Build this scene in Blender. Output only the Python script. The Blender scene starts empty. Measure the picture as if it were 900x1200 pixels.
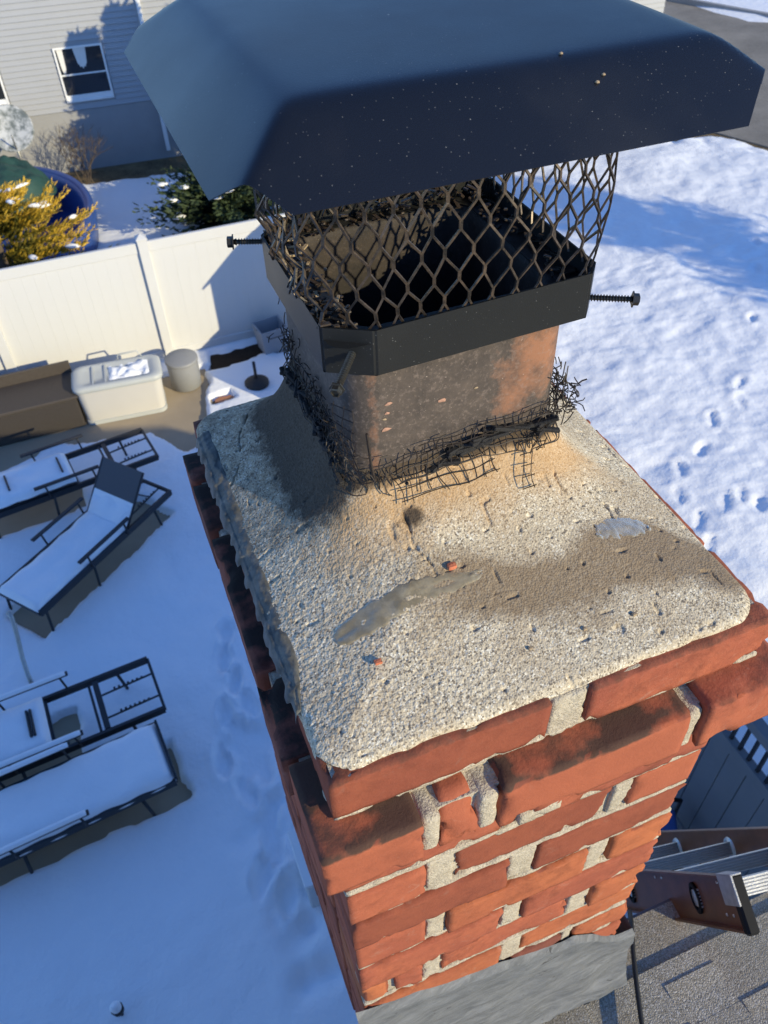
import bpy, bmesh, math, random
import numpy as np
from mathutils import Vector, Matrix

random.seed(7)
rng = np.random.default_rng(7)
SC = bpy.context.scene
COL = SC.collection
R = math.radians
PI = math.pi

# ------------------------------------------------------------------ camera
cam_d = bpy.data.cameras.new('camera')
cam = bpy.data.objects.new('camera', cam_d)
COL.objects.link(cam)
cam_d.sensor_fit = 'VERTICAL'
cam_d.sensor_height = 36.0
cam_d.lens = 950.36 / 1200.0 * 36.0
cam_d.clip_start = 0.02
cam_d.clip_end = 900
_right = Vector((0.96881, -0.19149, 0.15445))
CAM_R = None
cam.location = (-0.05424753, -0.29992203, 0.60222297)

def rotvec(v):
    v = np.array(v); t = np.linalg.norm(v); k = v / t
    K = np.array([[0, -k[2], k[1]], [k[2], 0, -k[0]], [-k[1], k[0], 0]])
    return np.eye(3) + math.sin(t) * K + (1 - math.cos(t)) * K @ K
_W2C = rotvec([2.31117034, -0.456408383, 0.152381922])      # x right, y down, z forward
_m = _W2C.T @ np.diag([1, -1, -1])
_mat = Matrix([[float(_m[i][j]) for j in range(3)] for i in range(3)]).to_4x4()
_mat.translation = cam.location
cam.matrix_world = _mat
cam_d.dof.use_dof = True
cam_d.dof.focus_distance = 0.78
cam_d.dof.aperture_fstop = 15.0
SC.camera = cam

# ------------------------------------------------------------------ sky, sun, exposure
SUN_EL, SUN_AZ = R(20), R(147)
world = bpy.data.worlds.new('World')
SC.world = world
world.use_nodes = True
wn = world.node_tree
sky = wn.nodes.new('ShaderNodeTexSky')
sky.sky_type = 'NISHITA'
sky.sun_disc = False
sky.sun_elevation = SUN_EL
sky.sun_rotation = SUN_AZ
sky.air_density = 1.0
sky.dust_density = 0.0
sky.ozone_density = 2.0
tint = wn.nodes.new('ShaderNodeMix'); tint.data_type = 'RGBA'; tint.blend_type = 'MULTIPLY'; tint.inputs[0].default_value = 1.0
tint.inputs[7].default_value = (.67, .93, 1.38, 1)
wn.links.new(sky.outputs[0], tint.inputs[6]); wn.links.new(tint.outputs[2], wn.nodes['Background'].inputs[0])
wn.nodes['Background'].inputs[1].default_value = 0.15
sun_d = bpy.data.lights.new('sun', 'SUN')
sun_d.energy = 4.1
sun_d.angle = R(0.5)
sun_d.color = (1.0, 0.865, 0.55)
sun = bpy.data.objects.new('sun', sun_d)
COL.objects.link(sun)
to_sun = Vector((math.sin(SUN_AZ) * math.cos(SUN_EL), math.cos(SUN_AZ) * math.cos(SUN_EL), math.sin(SUN_EL)))
sun.rotation_euler = to_sun.to_track_quat('Z', 'Y').to_euler()
sun.location = (4, -8, 6)
SC.view_settings.view_transform = 'Standard'
SC.view_settings.look = 'None'
SC.view_settings.exposure = 0.35
SC.view_settings.gamma = 1.0
SC.view_settings.use_curve_mapping = False

# ------------------------------------------------------------------ numpy noise
def _hash(ix, iy, iz, seed):
    h = (ix * 374761393 + iy * 668265263 + iz * 2147483647 + seed * 1274126177) & 0xFFFFFFFF
    h = ((h ^ (h >> 13)) * 1274126177) & 0xFFFFFFFF
    h = ((h ^ (h >> 16)) * 2246822519) & 0xFFFFFFFF
    return ((h ^ (h >> 15)) & 0xFFFF) / 65535.0
def vnoise(p, seed=0):
    """smooth value noise in 0..1 for an (n,3) array"""
    p = np.asarray(p, dtype=np.float64)
    i = np.floor(p).astype(np.int64); f = p - i
    u = f * f * (3 - 2 * f)
    r = 0
    for dx in (0, 1):
        wx = u[:, 0] if dx else 1 - u[:, 0]
        for dy in (0, 1):
            wy = u[:, 1] if dy else 1 - u[:, 1]
            for dz in (0, 1):
                wz = u[:, 2] if dz else 1 - u[:, 2]
                r = r + wx * wy * wz * _hash(i[:, 0] + dx, i[:, 1] + dy, i[:, 2] + dz, seed)
    return r
def fbm(p, seed=0, octv=3):
    p = np.asarray(p, dtype=np.float64); r = 0; a = .5; t = 0
    for k in range(octv):
        r = r + a * vnoise(p * 2 ** k, seed + 17 * k); t += a; a *= .5
    return r / t
def sstep(a, b, x):
    t = np.clip((x - a) / (b - a), 0, 1)
    return t * t * (3 - 2 * t)
def p3(x, y, z=None):
    x = np.asarray(x, float).ravel(); y = np.asarray(y, float).ravel()
    return np.stack([x, y, np.zeros_like(x) if z is None else np.asarray(z, float).ravel()], 1)

# ------------------------------------------------------------------ materials
class NT:
    def __init__(s, name):
        s.m = bpy.data.materials.new(name); s.m.use_nodes = True
        s.t = s.m.node_tree; s.b = s.t.nodes['Principled BSDF']; s.out = s.t.nodes['Material Output']
        s._co = None
    def n(s, ty, **kw):
        x = s.t.nodes.new(ty)
        for k, v in kw.items():
            if k.startswith('_'): setattr(x, k[1:], v)
            else: s.put(x.inputs[int(k[1:]) if k[0] == 'i' and k[1:].isdigit() else k.replace('_', ' ')], v)
        return x
    def put(s, sock, v):
        if isinstance(v, bpy.types.NodeSocket): s.t.links.new(v, sock)
        elif isinstance(v, bpy.types.Node): s.t.links.new(v.outputs[0], sock)
        else: sock.default_value = v
    def co(s):
        if not s._co: s._co = s.t.nodes.new('ShaderNodeTexCoord').outputs['Object']
        return s._co
    def noise(s, scale, detail=4, rough=.6, co=None, dist=0):
        return s.n('ShaderNodeTexNoise', Vector=co or s.co(), Scale=scale, Detail=detail, Roughness=rough, Distortion=dist).outputs['Fac']
    def vor(s, scale, feature='F1', out='Distance', co=None):
        return s.n('ShaderNodeTexVoronoi', _feature=feature, Vector=co or s.co(), Scale=scale).outputs[out]
    def ramp(s, fac, stops, interp='LINEAR'):
        r = s.t.nodes.new('ShaderNodeValToRGB'); s.put(r.inputs[0], fac); e = r.color_ramp.elements
        r.color_ramp.interpolation = interp
        while len(e) < len(stops): e.new(.5)
        for el, (p, c) in zip(e, stops):
            el.position = p; el.color = (c, c, c, 1) if isinstance(c, (int, float)) else (*c, 1)
        return r.outputs[0]
    def mix(s, fac, a, b, mode='MIX'):
        x = s.t.nodes.new('ShaderNodeMix'); x.data_type = 'RGBA'; x.blend_type = mode
        cv = lambda c: (*c, 1) if isinstance(c, tuple) and len(c) == 3 else c
        s.put(x.inputs[0], fac); s.put(x.inputs[6], cv(a)); s.put(x.inputs[7], cv(b)); return x.outputs[2]
    def math(s, op, a, b=0.0, c=None):
        x = s.t.nodes.new('ShaderNodeMath'); x.operation = op; s.put(x.inputs[0], a); s.put(x.inputs[1], b)
        if c is not None: s.put(x.inputs[2], c)
        return x.outputs[0]
    def attr(s, name):
        return s.n('ShaderNodeAttribute', _attribute_name=name).outputs['Fac']
    def bump(s, h, dist=.002, strength=.6):
        b = s.n('ShaderNodeBump', Height=h, Distance=dist, Strength=strength); s.put(s.b.inputs['Normal'], b.outputs[0])
    def set(s, col=None, rough=None, **kw):
        if col is not None: s.put(s.b.inputs['Base Color'], (*col, 1) if isinstance(col, tuple) and len(col) == 3 else col)
        if rough is not None: s.put(s.b.inputs['Roughness'], rough)
        for k, v in kw.items(): s.put(s.b.inputs[k.replace('_', ' ')], v)
        return s.m

def plain(name, col, rough=.6, var=.15, scale=8, bump=0, metal=0, spec=.5):
    t = NT(name)
    nz = t.noise(scale, 5)
    c = t.mix(nz, tuple(x * (1 - var) for x in col), tuple(min(1, x * (1 + var)) for x in col))
    t.set(c, rough, Metallic=metal, Specular_IOR_Level=spec)
    if bump: t.bump(t.noise(scale * 6, 3), bump, .5)
    return t.m

def brick_mat(name, base, hot, dark):
    t = NT(name)
    rnd = t.n('ShaderNodeObjectInfo').outputs['Random']
    geo = t.co()
    off = t.n('ShaderNodeVectorMath', _operation='ADD', i0=geo, i1=t.n('ShaderNodeCombineXYZ', X=t.math('MULTIPLY', rnd, 9.0), Y=t.math('MULTIPLY', rnd, 5.0)).outputs[0]).outputs[0]
    n1 = t.noise(9, 3, .5, off)
    n2 = t.noise(60, 5, .7, off)
    n3 = t.noise(330, 3, .7, off)
    c = t.mix(t.ramp(n1, [(.35, 0), (.7, 1)]), base, hot)
    c = t.mix(t.ramp(n2, [(.42, 0), (.75, .55)]), c, tuple(x * .62 for x in base))
    n4 = t.noise(24, 5, .72, off, .5)
    c = t.mix(t.ramp(n4, [(.52, 0), (.74, .7)]), c, tuple(x * .42 for x in base))
    c = t.mix(t.ramp(t.noise(33, 5, .75, off, .8), [(.60, 0), (.78, .4)]), c, (.42, .33, .26))
    c = t.mix(t.ramp(n3, [(.55, 0), (.75, .16)]), c, (.5, .28, .18))
    c = t.mix(t.ramp(t.math('FRACT', t.math('MULTIPLY', rnd, 7.31)), [(0, 0), (.5, 0), (1, .7)]), c, tuple(x * .55 for x in base))
    c = t.mix(t.ramp(t.math('FRACT', t.math('MULTIPLY', rnd, 3.77)), [(0, 0), (.55, 0), (1, .6)]), c, hot)
    st = t.math('ADD', t.attr('stain'), t.math('MULTIPLY', t.math('SUBTRACT', n2, .5), 1.1))
    c = t.mix(t.ramp(st, [(.35, 0), (.95, .95)]), c, dark)
    ch = t.math('ADD', t.attr('chip'), t.math('MULTIPLY', t.math('SUBTRACT', n3, .5), .5))
    c = t.mix(t.ramp(ch, [(.4, 0), (.6, .8)]), c, (.22, .065, .04))
    t.set(c, .88, Specular_IOR_Level=.25)
    t.bump(t.math('ADD', t.math('MULTIPLY', n2, .6), t.math('MULTIPLY', n3, .5)), .0022, .55)
    return t.m
M = {}
M['brick'] = brick_mat('red_brick', (.30, .082, .048), (.42, .122, .060), (.070, .042, .030))
M['brick_hot'] = brick_mat('orange_brick', (.36, .105, .05), (.46, .145, .058), (.070, .042, .030))
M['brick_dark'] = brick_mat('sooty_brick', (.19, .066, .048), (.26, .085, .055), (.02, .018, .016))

def mortar(name, c0, c1, c2):
    t = NT(name)
    v = t.n('ShaderNodeTexVoronoi', Vector=t.co(), Scale=420.0).outputs['Color']
    n = t.noise(40, 5, .7)
    c = t.mix(t.n('ShaderNodeSeparateColor', Color=v).outputs[0], c0, c1)
    c = t.mix(t.ramp(n, [(.45, 0), (.75, .6)]), c, c2)
    t.set(c, .95, Specular_IOR_Level=.15)
    t.bump(t.math('ADD', t.noise(420, 2), t.math('MULTIPLY', t.noise(90, 3), 1.0)), .0022, .9)
    return t.m
M['mortar'] = mortar('sandy_mortar', (.40, .345, .26), (.54, .475, .37), (.27, .225, .165))

# crown: sharp sand and pebbles, wet band, rust, soot and painted left-slope shade held in vertex attributes
t = NT('crown_mortar')
vc = t.n('ShaderNodeTexVoronoi', Vector=t.co(), Scale=600.0)
sep = t.n('ShaderNodeSeparateColor', Color=vc.outputs['Color'])
c = t.mix(sep.outputs[0], (.50, .425, .30), (.66, .57, .415))
c = t.mix(t.ramp(sep.outputs[1], [(.84, 0), (.88, 1)]), c, (.78, .72, .58))
c = t.mix(t.ramp(sep.outputs[2], [(.76, 0), (.88, .9)]), c, (.19, .155, .115))
nb = t.noise(16, 5, .65)
ns = t.noise(70, 5, .7)
c = t.mix(t.ramp(nb, [(.40, 0), (.68, .5)]), c, (.40, .29, .17))
c = t.mix(t.ramp(ns, [(.55, 0), (.72, .45)]), c, (.24, .19, .14))
wet = t.math('ADD', t.attr('wet'), t.math('MULTIPLY', t.math('SUBTRACT', ns, .5), .55))
c = t.mix(t.ramp(wet, [(.22, 0), (.85, .82)]), c, (.225, .155, .088))
rust = t.math('ADD', t.attr('rust'), t.math('MULTIPLY', t.math('SUBTRACT', nb, .5), 1.0))
c = t.mix(t.ramp(rust, [(.25, 0), (.95, .62)]), c, (.47, .265, .105))
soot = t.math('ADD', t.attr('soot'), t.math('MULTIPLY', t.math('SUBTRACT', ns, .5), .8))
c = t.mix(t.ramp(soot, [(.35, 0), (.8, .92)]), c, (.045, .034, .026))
pit = t.ramp(t.noise(130, 2, .5), [(.73, 0), (.77, 1)])
c = t.mix(t.math('MULTIPLY', pit, .75), c, (.07, .055, .045))
rgh = t.mix(t.ramp(wet, [(.3, 0), (.62, 1)]), (.95, .95, .95), (.7, .7, .7))
t.set(c, rgh, Specular_IOR_Level=.25)
hgt = t.math('SUBTRACT', t.math('MULTIPLY', t.vor(520), -1.0), t.math('MULTIPLY', pit, 1.2))
t.bump(t.math('SUBTRACT', hgt, t.math('MULTIPLY', t.math('MULTIPLY', t.vor(260), 1.5), t.attr('coarse'))), .0010, .55)
M['crown'] = t.m

# flue tile
t = NT('fired_clay')
n1 = t.noise(5, 4, .6); n2 = t.noise(45, 5, .7); n3 = t.noise(260, 3, .6)
c = t.mix(t.ramp(n2, [(.35, 0), (.7, 1)]), (.058, .047, .041), (.108, .084, .069))
rs = t.math('ADD', t.attr('bare'), t.math('MULTIPLY', t.math('SUBTRACT', n2, .5), 1.7))
c = t.mix(t.ramp(rs, [(.35, 0), (1.0, .8)]), c, (.34, .15, .078))
c = t.mix(t.ramp(n3, [(.52, 0), (.75, .45)]), c, (.26, .20, .17))
sp = t.ramp(t.vor(48), [(.06, 1), (.075, 0)])
c = t.mix(t.math('MULTIPLY', t.ramp(t.noise(420, 2, .5), [(.72, 0), (.78, .8)]), 1.0), c, (.42, .34, .29))
so = t.math('ADD', t.attr('soot'), t.math('MULTIPLY', t.math('SUBTRACT', n2, .5), .9))
c = t.mix(t.ramp(so, [(.35, 0), (.8, .95)]), c, (.022, .02, .02))
t.set(c, .72, Specular_IOR_Level=.35)
t.bump(t.math('ADD', n2, t.math('MULTIPLY', n3, .5)), .0012, .5)
M['tile'] = t.m

# powder-coated black steel with dust specks
def black_steel(name, base, rough, dust):
    t = NT(name)
    n1 = t.noise(7, 4, .6); n2 = t.noise(700, 2, .6)
    v = t.n('ShaderNodeTexVoronoi', Vector=t.co(), Scale=430.0)
    vs = t.n('ShaderNodeSeparateColor', Color=v.outputs['Color'])
    speck = t.math('MULTIPLY', t.ramp(v.outputs['Distance'], [(.14, 1), (.24, 0)]), t.ramp(vs.outputs[0], [(.84, 0), (.97, 1)]))
    v2 = t.n('ShaderNodeTexVoronoi', Vector=t.co(), Scale=55.0)
    vs2 = t.n('ShaderNodeSeparateColor', Color=v2.outputs['Color'])
    speck2 = t.math('MULTIPLY', t.ramp(v2.outputs['Distance'], [(.05, 1), (.08, 0)]), t.ramp(vs2.outputs[1], [(.985, 0), (.99, 1)]))
    film = t.math('MULTIPLY', t.ramp(n1, [(.45, 0), (.75, 1)]), .025 * dust)
    c = t.mix(film, base, (.30, .29, .27))
    c = t.mix(t.math('MULTIPLY', t.math('MULTIPLY', speck, t.ramp(t.noise(11, 4, .7), [(.40, .05), (.68, 1)])), .55 * dust), c, (.34, .34, .33))
    c = t.mix(t.math('MULTIPLY', speck2, .7 * dust), c, (.45, .43, .38))
    rg = t.math('ADD', rough, t.math('MULTIPLY', t.math('SUBTRACT', n1, .5), .18))
    t.set(c, rg, Specular_IOR_Level=.34)
    t.bump(n2, .0004, .25)
    return t.m
M['lid'] = black_steel('black_powder_coat', (.0055, .0075, .0135), .40, 1.0)
M['collar'] = black_steel('black_enamel', (.016, .017, .018), .42, .8)
t = NT('weathered_mesh_steel')
n1 = t.noise(90, 4, .7); n2 = t.noise(15, 3)
c = t.mix(t.ramp(n1, [(.38, 0), (.66, 1)]), (.022, .019, .017), (.115, .082, .058))
t.set(c, .40, Metallic=.3)
t.bump(n1, .001, .4)
M['mesh'] = t.m
M['screw'] = plain('blackened_steel', (.045, .042, .038), .38, .4, 200, 0, .7)
M['screw_raw'] = plain('bare_steel', (.085, .08, .07), .38, .4, 260, 0, .8)
M['wire'] = plain('sooty_wire', (.030, .022, .018), .6, .5, 120, .0006, .2)
M['soot'] = plain('soot', (.012, .011, .011), .8, .4, 60, .002)
M['flake'] = plain('rust_flake', (.045, .032, .024), .55, .7, 90, .001, .2)
M['flake_pale'] = plain('pale_chip', (.34, .25, .15), .7, .4, 90, .001)
M['chip_salmon'] = plain('salmon_chip', (.40, .22, .15), .8, .3, 90, .001)
M['chip_red'] = plain('clay_chip', (.5, .15, .07), .8, .3, 90, .001)

t = NT('grey_ice')
n1 = t.noise(60, 5, .7); n2 = t.noise(14, 4, .6)
c = t.mix(t.ramp(n1, [(.4, 0), (.7, 1)]), (.34, .285, .19), (.52, .46, .34))
t.set(c, t.ramp(n2, [(.35, .5), (.7, .7)]), Transmission_Weight=.45, IOR=1.31, Specular_IOR_Level=.12)
t.bump(t.noise(130, 4, .7), .0012, .5)
M['ice'] = t.m
t = NT('clear_ice')
n1 = t.noise(45, 5, .7)
c = t.mix(t.ramp(n1, [(.35, 0), (.7, 1)]), (.09, .092, .082), (.24, .235, .21))
t.set(c, .5, Transmission_Weight=.3, IOR=1.31, Specular_IOR_Level=.3)
t.bump(t.noise(160, 4, .7), .0012, .6)
M['ice_rim'] = t.m

t = NT('lead_flashing')
mp_ = t.n('ShaderNodeMapping', Vector=t.co(), Scale=(1.0, 1.0, 5.0), Rotation=(0, R(14), 0)).outputs[0]
n1 = t.noise(14, 5, .7, mp_, .8); n2 = t.noise(90, 5, .75, mp_)
c = t.mix(t.ramp(n1, [(.35, 0), (.68, 1)]), (.10, .107, .115), (.20, .208, .218))
c = t.mix(t.ramp(n2, [(.55, 0), (.75, .55)]), c, (.30, .305, .31))
c = t.mix(t.ramp(t.noise(13, 4, .7, mp_, 1.5), [(.64, 0), (.69, .95)]), c, (.03, .03, .032))
t.set(c, .6, Specular_IOR_Level=.35)
t.bump(t.math('ADD', n1, t.math('MULTIPLY', n2, .5)), .004, .6)
M['flashing'] = t.m

t = NT('asphalt_shingle')
v = t.n('ShaderNodeTexVoronoi', Vector=t.co(), Scale=480.0)
sp = t.n('ShaderNodeSeparateColor', Color=v.outputs['Color'])
rnd = t.n('ShaderNodeObjectInfo').outputs['Random']
c = t.mix(sp.outputs[0], (.20, .18, .14), (.50, .455, .36))
c = t.mix(t.ramp(sp.outputs[1], [(.84, 0), (.88, 1)]), c, (.52, .50, .45))
c = t.mix(t.math('MULTIPLY', rnd, .35), c, (.23, .195, .145))
t.set(c, .92, Specular_IOR_Level=.2)
t.bump(t.math('MULTIPLY', t.vor(480), -1.0), .0013, .8)
M['shingle'] = t.m

t = NT('snow')
n1 = t.noise(1.6, 5, .6); n2 = t.noise(30, 4, .6)
c = t.mix(n1, (.80, .82, .85), (.88, .89, .90))
t.set(c, .75, Specular_IOR_Level=.25)
t.bump(t.math('ADD', t.math('MULTIPLY', t.noise(5, 4, .6), 2.0), t.math('MULTIPLY', n2, .3)), .03, .35)
M['snow'] = t.m
M['snow_soft'] = plain('settled_snow', (.86, .87, .88), .8, .03, 6, .01, 0, .2)

t = NT('bare_soil')
c = t.mix(t.ramp(t.noise(3, 5, .7), [(.35, 0), (.7, 1)]), (.075, .055, .035), (.21, .155, .085))
c = t.mix(t.ramp(t.noise(40, 4, .7), [(.45, 0), (.7, .7)]), c, (.30, .235, .13))
t.set(c, .95, Specular_IOR_Level=.1); t.bump(t.noise(30, 4, .7), .03, .6)
M['soil'] = t.m
t = NT('dark_mulch')
c = t.mix(t.noise(30, 4, .7), (.018, .014, .011), (.07, .05, .035))
t.set(c, .95, Specular_IOR_Level=.1); t.bump(t.noise(40, 4, .7), .04, .7)
M['mulch'] = t.m
M['concrete'] = plain('tan_concrete', (.36, .29, .20), .9, .22, 2.2, .004, 0, .2)
t = NT('worn_asphalt')
c = t.mix(t.ramp(t.noise(.8, 5, .65), [(.35, 0), (.7, 1)]), (.19, .175, .15), (.30, .275, .235))
c = t.mix(t.ramp(t.noise(18, 4, .7), [(.5, 0), (.75, .5)]), c, (.36, .335, .29))
t.set(c, .9, Specular_IOR_Level=.2); t.bump(t.noise(60, 3), .01, .4)
M['road'] = t.m

M['vinyl'] = plain('white_vinyl', (.60, .60, .585), .45, .04, 2)
M['siding'] = plain('pale_grey_siding', (.34, .35, .37), .55, .05, 3)
M['foundation'] = plain('parged_foundation', (.30, .30, .30), .9, .12, 3, .006)
M['trim'] = plain('white_trim', (.78, .78, .77), .5, .04, 5)
t = NT('window_glass'); t.set((.02, .024, .03), .05, Specular_IOR_Level=.7); M['glass'] = t.m
M['curtain'] = plain('sheer_curtain', (.72, .70, .66), .9, .1, 12)
M['frame'] = plain('charcoal_lounger_frame', (.028, .030, .034), .45, .2, 20, 0, .3)
M['sling'] = plain('charcoal_sling_fabric', (.10, .095, .098), .8, .15, 60, .001)
M['wicker'] = plain('brown_wicker', (.040, .033, .028), .7, .3, 30, .004)
M['wicker_lid'] = plain('brown_wicker_lid', (.060, .049, .041), .65, .25, 30, .004)
M['deckbox'] = plain('cream_resin', (.55, .53, .49), .5, .05, 3)
M['deckbox_lid'] = plain('grey_resin_lid', (.44, .46, .45), .5, .08, 4)
M['grey_bin'] = plain('grey_plastic', (.25, .255, .26), .5, .08, 5)
M['bucket'] = plain('dull_grey_plastic', (.30, .31, .33), .6, .1, 5)
M['clay'] = plain('terracotta', (.42, .19, .10), .85, .2, 8)
M['cast_iron'] = plain('dark_cast_iron', (.03, .026, .024), .7, .3, 20, .003)
M['galv'] = plain('galvanised_tube', (.38, .38, .36), .35, .2, 30, 0, .7)
M['blue_vinyl'] = plain('blue_vinyl', (.03, .075, .27), .4, .2, 4)
M['tarp'] = plain('green_tarp', (.018, .065, .055), .65, .35, 5, .02)
M['ac'] = plain('pale_ac_metal', (.48, .49, .48), .5, .1, 8, 0, .2)
t = NT('frosted_dish')
c = t.mix(t.ramp(t.noise(5, 4, .7), [(.42, 0), (.6, 1)]), (.12, .14, .14), (.46, .48, .50))
M['dish'] = t.set(c, .5)
M['dark_grille'] = plain('dark_grille', (.06, .07, .06), .6, .3, 30)
M['greyfence'] = plain('charcoal_stained_board', (.155, .16, .17), .65, .12, 5, .002)
M['blackrail'] = plain('black_rail', (.012, .012, .014), .5, .2, 10)
M['cushion'] = plain('blue_cushion', (.07, .15, .42), .85, .1, 10)
t = NT('brown_fibreglass')
n1 = t.noise(14, 5, .7); n2 = t.noise(120, 4, .7)
c = t.mix(t.ramp(n1, [(.35, 0), (.7, 1)]), (.095, .036, .014), (.165, .062, .024))
c = t.mix(t.ramp(n2, [(.55, 0), (.78, .6)]), c, (.06, .035, .025))
t.set(c, .42, Specular_IOR_Level=.5); t.bump(n2, .0008, .3)
M['fibreglass'] = t.m
M['alu'] = plain('ladder_aluminium', (.55, .55, .52), .38, .18, 40, .0006, .75)
M['rubber'] = plain('black_rubber', (.010, .010, .011), .7, .3, 40, 0, 0, .2)
M['tape'] = plain('silver_worn_tape', (.36, .36, .35), .35, .5, 60, .001, .5)
M['rope'] = plain('black_cable', (.014, .014, .014), .6, .2, 50)
M['housewall'] = plain('house_siding', (.45, .44, .42), .7, .08, 3)
M['bark'] = plain('bark', (.10, .075, .055), .9, .3, 10, .01)
M['wood'] = plain('play_timber', (.30, .20, .11), .8, .2, 6)
M['slide'] = plain('slide_plastic', (.10, .30, .12), .5, .1, 6)

def leaf_mat(name, stops):
    t = NT(name)
    f = t.attr('tone')
    c = t.ramp(f, stops)
    t.set(c, .7, Specular_IOR_Level=.25)
    return t.m
M['gold_leaf'] = leaf_mat('golden_foliage', [(0, (.035, .045, .010)), (.35, (.14, .12, .015)), (.65, (.46, .29, .022)), (1, (.72, .48, .07))])
M['dark_leaf'] = leaf_mat('dark_conifer_foliage', [(0, (.012, .022, .012)), (.5, (.03, .05, .022)), (1, (.07, .095, .04))])

# ------------------------------------------------------------------ mesh helpers
class MB:
    def __init__(s):
        s.v = []; s.f = []; s.n = 0
    def add(s, v, f):
        v = np.asarray(v, float).reshape(-1, 3)
        s.v.append(v); s.f += [tuple(int(i) + s.n for i in q) for q in f]; s.n += len(v); return s
    def box(s, lo, hi, M_=None):
        (a, b, c), (d, e, g) = lo, hi
        v = np.array([(a, b, c), (d, b, c), (d, e, c), (a, e, c), (a, b, g), (d, b, g), (d, e, g), (a, e, g)], float)
        if M_ is not None: v = v @ np.array(M_.to_3x3()).T + np.array(M_.translation)
        return s.add(v, [(0, 3, 2, 1), (4, 5, 6, 7), (0, 1, 5, 4), (1, 2, 6, 5), (2, 3, 7, 6), (3, 0, 4, 7)])
    def bevbox(s, lo, hi, r, M_=None):
        """box with chamfered edges"""
        lo = np.array(lo, float); hi = np.array(hi, float)
        c = (lo + hi) / 2; h = (hi - lo) / 2; r = min(r, h.min() * .45)
        pts = []
        for sx in (-1, 1):
            for sy in (-1, 1):
                for sz in (-1, 1):
                    sg = np.array([sx, sy, sz])
                    for ax in range(3):
                        o = h - r; o[ax] = h[ax]; pts.append(c + sg * o)
        bm = bmesh.new()
        for p in pts: bm.verts.new(p)
        bmesh.ops.convex_hull(bm, input=bm.verts)
        bmesh.ops.dissolve_limit(bm, angle_limit=.01, verts=bm.verts, edges=bm.edges)
        bm.verts.index_update()
        v = np.array([list(x.co) for x in bm.verts]); f = [[q.index for q in x.verts] for x in bm.faces]
        bm.free()
        if M_ is not None: v = v @ np.array(M_.to_3x3()).T + np.array(M_.translation)
        return s.add(v, f)
    def tube(s, pts, r, k=8, closed=False, cap=True):
        pts = [Vector(p) for p in pts]; n = len(pts)
        rr = r if hasattr(r, '__len__') else [r] * n
        up = None; vs = []
        for i, p in enumerate(pts):
            a = pts[(i - 1) % n] if (i > 0 or closed) else p
            b = pts[(i + 1) % n] if (i < n - 1 or closed) else p
            d = (b - a).normalized()
            if up is None:
                up = d.orthogonal().normalized()
            up = (up - d * up.dot(d))
            up = up.normalized() if up.length > 1e-6 else d.orthogonal().normalized()
            w = d.cross(up)
            for j in range(k):
                t_ = 2 * PI * j / k
                vs.append(p + (up * math.cos(t_) + w * math.sin(t_)) * rr[i])
        f = []
        for i in range(n if closed else n - 1):
            i2 = (i + 1) % n
            for j in range(k):
                f.append((i * k + j, i * k + (j + 1) % k, i2 * k + (j + 1) % k, i2 * k + j))
        if cap and not closed:
            f.append(tuple(range(k))[::-1]); f.append(tuple((n - 1) * k + j for j in range(k)))
        return s.add([list(v) for v in vs], f)
    def bar(s, a, b, w, h, up=(0, 0, 1)):
        """rectangular bar from a to b, w across, h along up"""
        a = Vector(a); b = Vector(b); d = (b - a).normalized(); u = Vector(up)
        x = d.cross(u).normalized(); u = x.cross(d).normalized()
        v = []
        for p in (a, b):
            for (i, j) in ((-1, -1), (1, -1), (1, 1), (-1, 1)):
                v.append(list(p + x * (i * w / 2) + u * (j * h / 2)))
        return s.add(v, [(0, 1, 2, 3)[::-1], (4, 5, 6, 7), (0, 4, 5, 1)[::-1], (1, 5, 6, 2)[::-1], (2, 6, 7, 3)[::-1], (3, 7, 4, 0)[::-1]])
    def lathe(s, prof, k=24, c=(0, 0, 0), M_=None, sx=1, sy=1):
        v = []
        for (r, z) in prof:
            for j in range(k):
                t_ = 2 * PI * j / k; v.append((c[0] + r * math.cos(t_) * sx, c[1] + r * math.sin(t_) * sy, c[2] + z))
        v = np.array(v)
        if M_ is not None: v = v @ np.array(M_.to_3x3()).T + np.array(M_.translation)
        f = []
        for i in range(len(prof) - 1):
            for j in range(k):
                f.append((i * k + j, i * k + (j + 1) % k, (i + 1) * k + (j + 1) % k, (i + 1) * k + j))
        f.append(tuple(range(k))[::-1]); f.append(tuple((len(prof) - 1) * k + j for j in range(k)))
        return s.add(v, f)
    def prism(s, poly, z0, z1, M_=None):
        n = len(poly)
        v = np.array([(x, y, z0) for x, y in poly] + [(x, y, z1) for x, y in poly], float)
        if M_ is not None: v = v @ np.array(M_.to_3x3()).T + np.array(M_.translation)
        f = [tuple(range(n))[::-1], tuple(range(n, 2 * n))] + [(i, (i + 1) % n, n + (i + 1) % n, n + i) for i in range(n)]
        return s.add(v, f)
    def grid(s, P):
        """P: (a,b,3) array of points"""
        a, b = P.shape[:2]
        idx = np.arange(a * b).reshape(a, b)
        q = np.stack([idx[:-1, :-1], idx[1:, :-1], idx[1:, 1:], idx[:-1, 1:]], -1).reshape(-1, 4)
        s.v.append(P.reshape(-1, 3)); s.f += [tuple(int(i) + s.n for i in x) for x in q]; s.n += a * b; return s
    def mesh(s, name, mat, smooth=False):
        me = bpy.data.meshes.new(name)
        V = np.concatenate(s.v) if s.v else np.zeros((0, 3))
        me.from_pydata(V.tolist(), [], s.f)
        for m in (mat if isinstance(mat, (list, tuple)) else [mat]): me.materials.append(m)
        if smooth: me.polygons.foreach_set('use_smooth', [True] * len(me.polygons))
        me.update()
        return me
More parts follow.
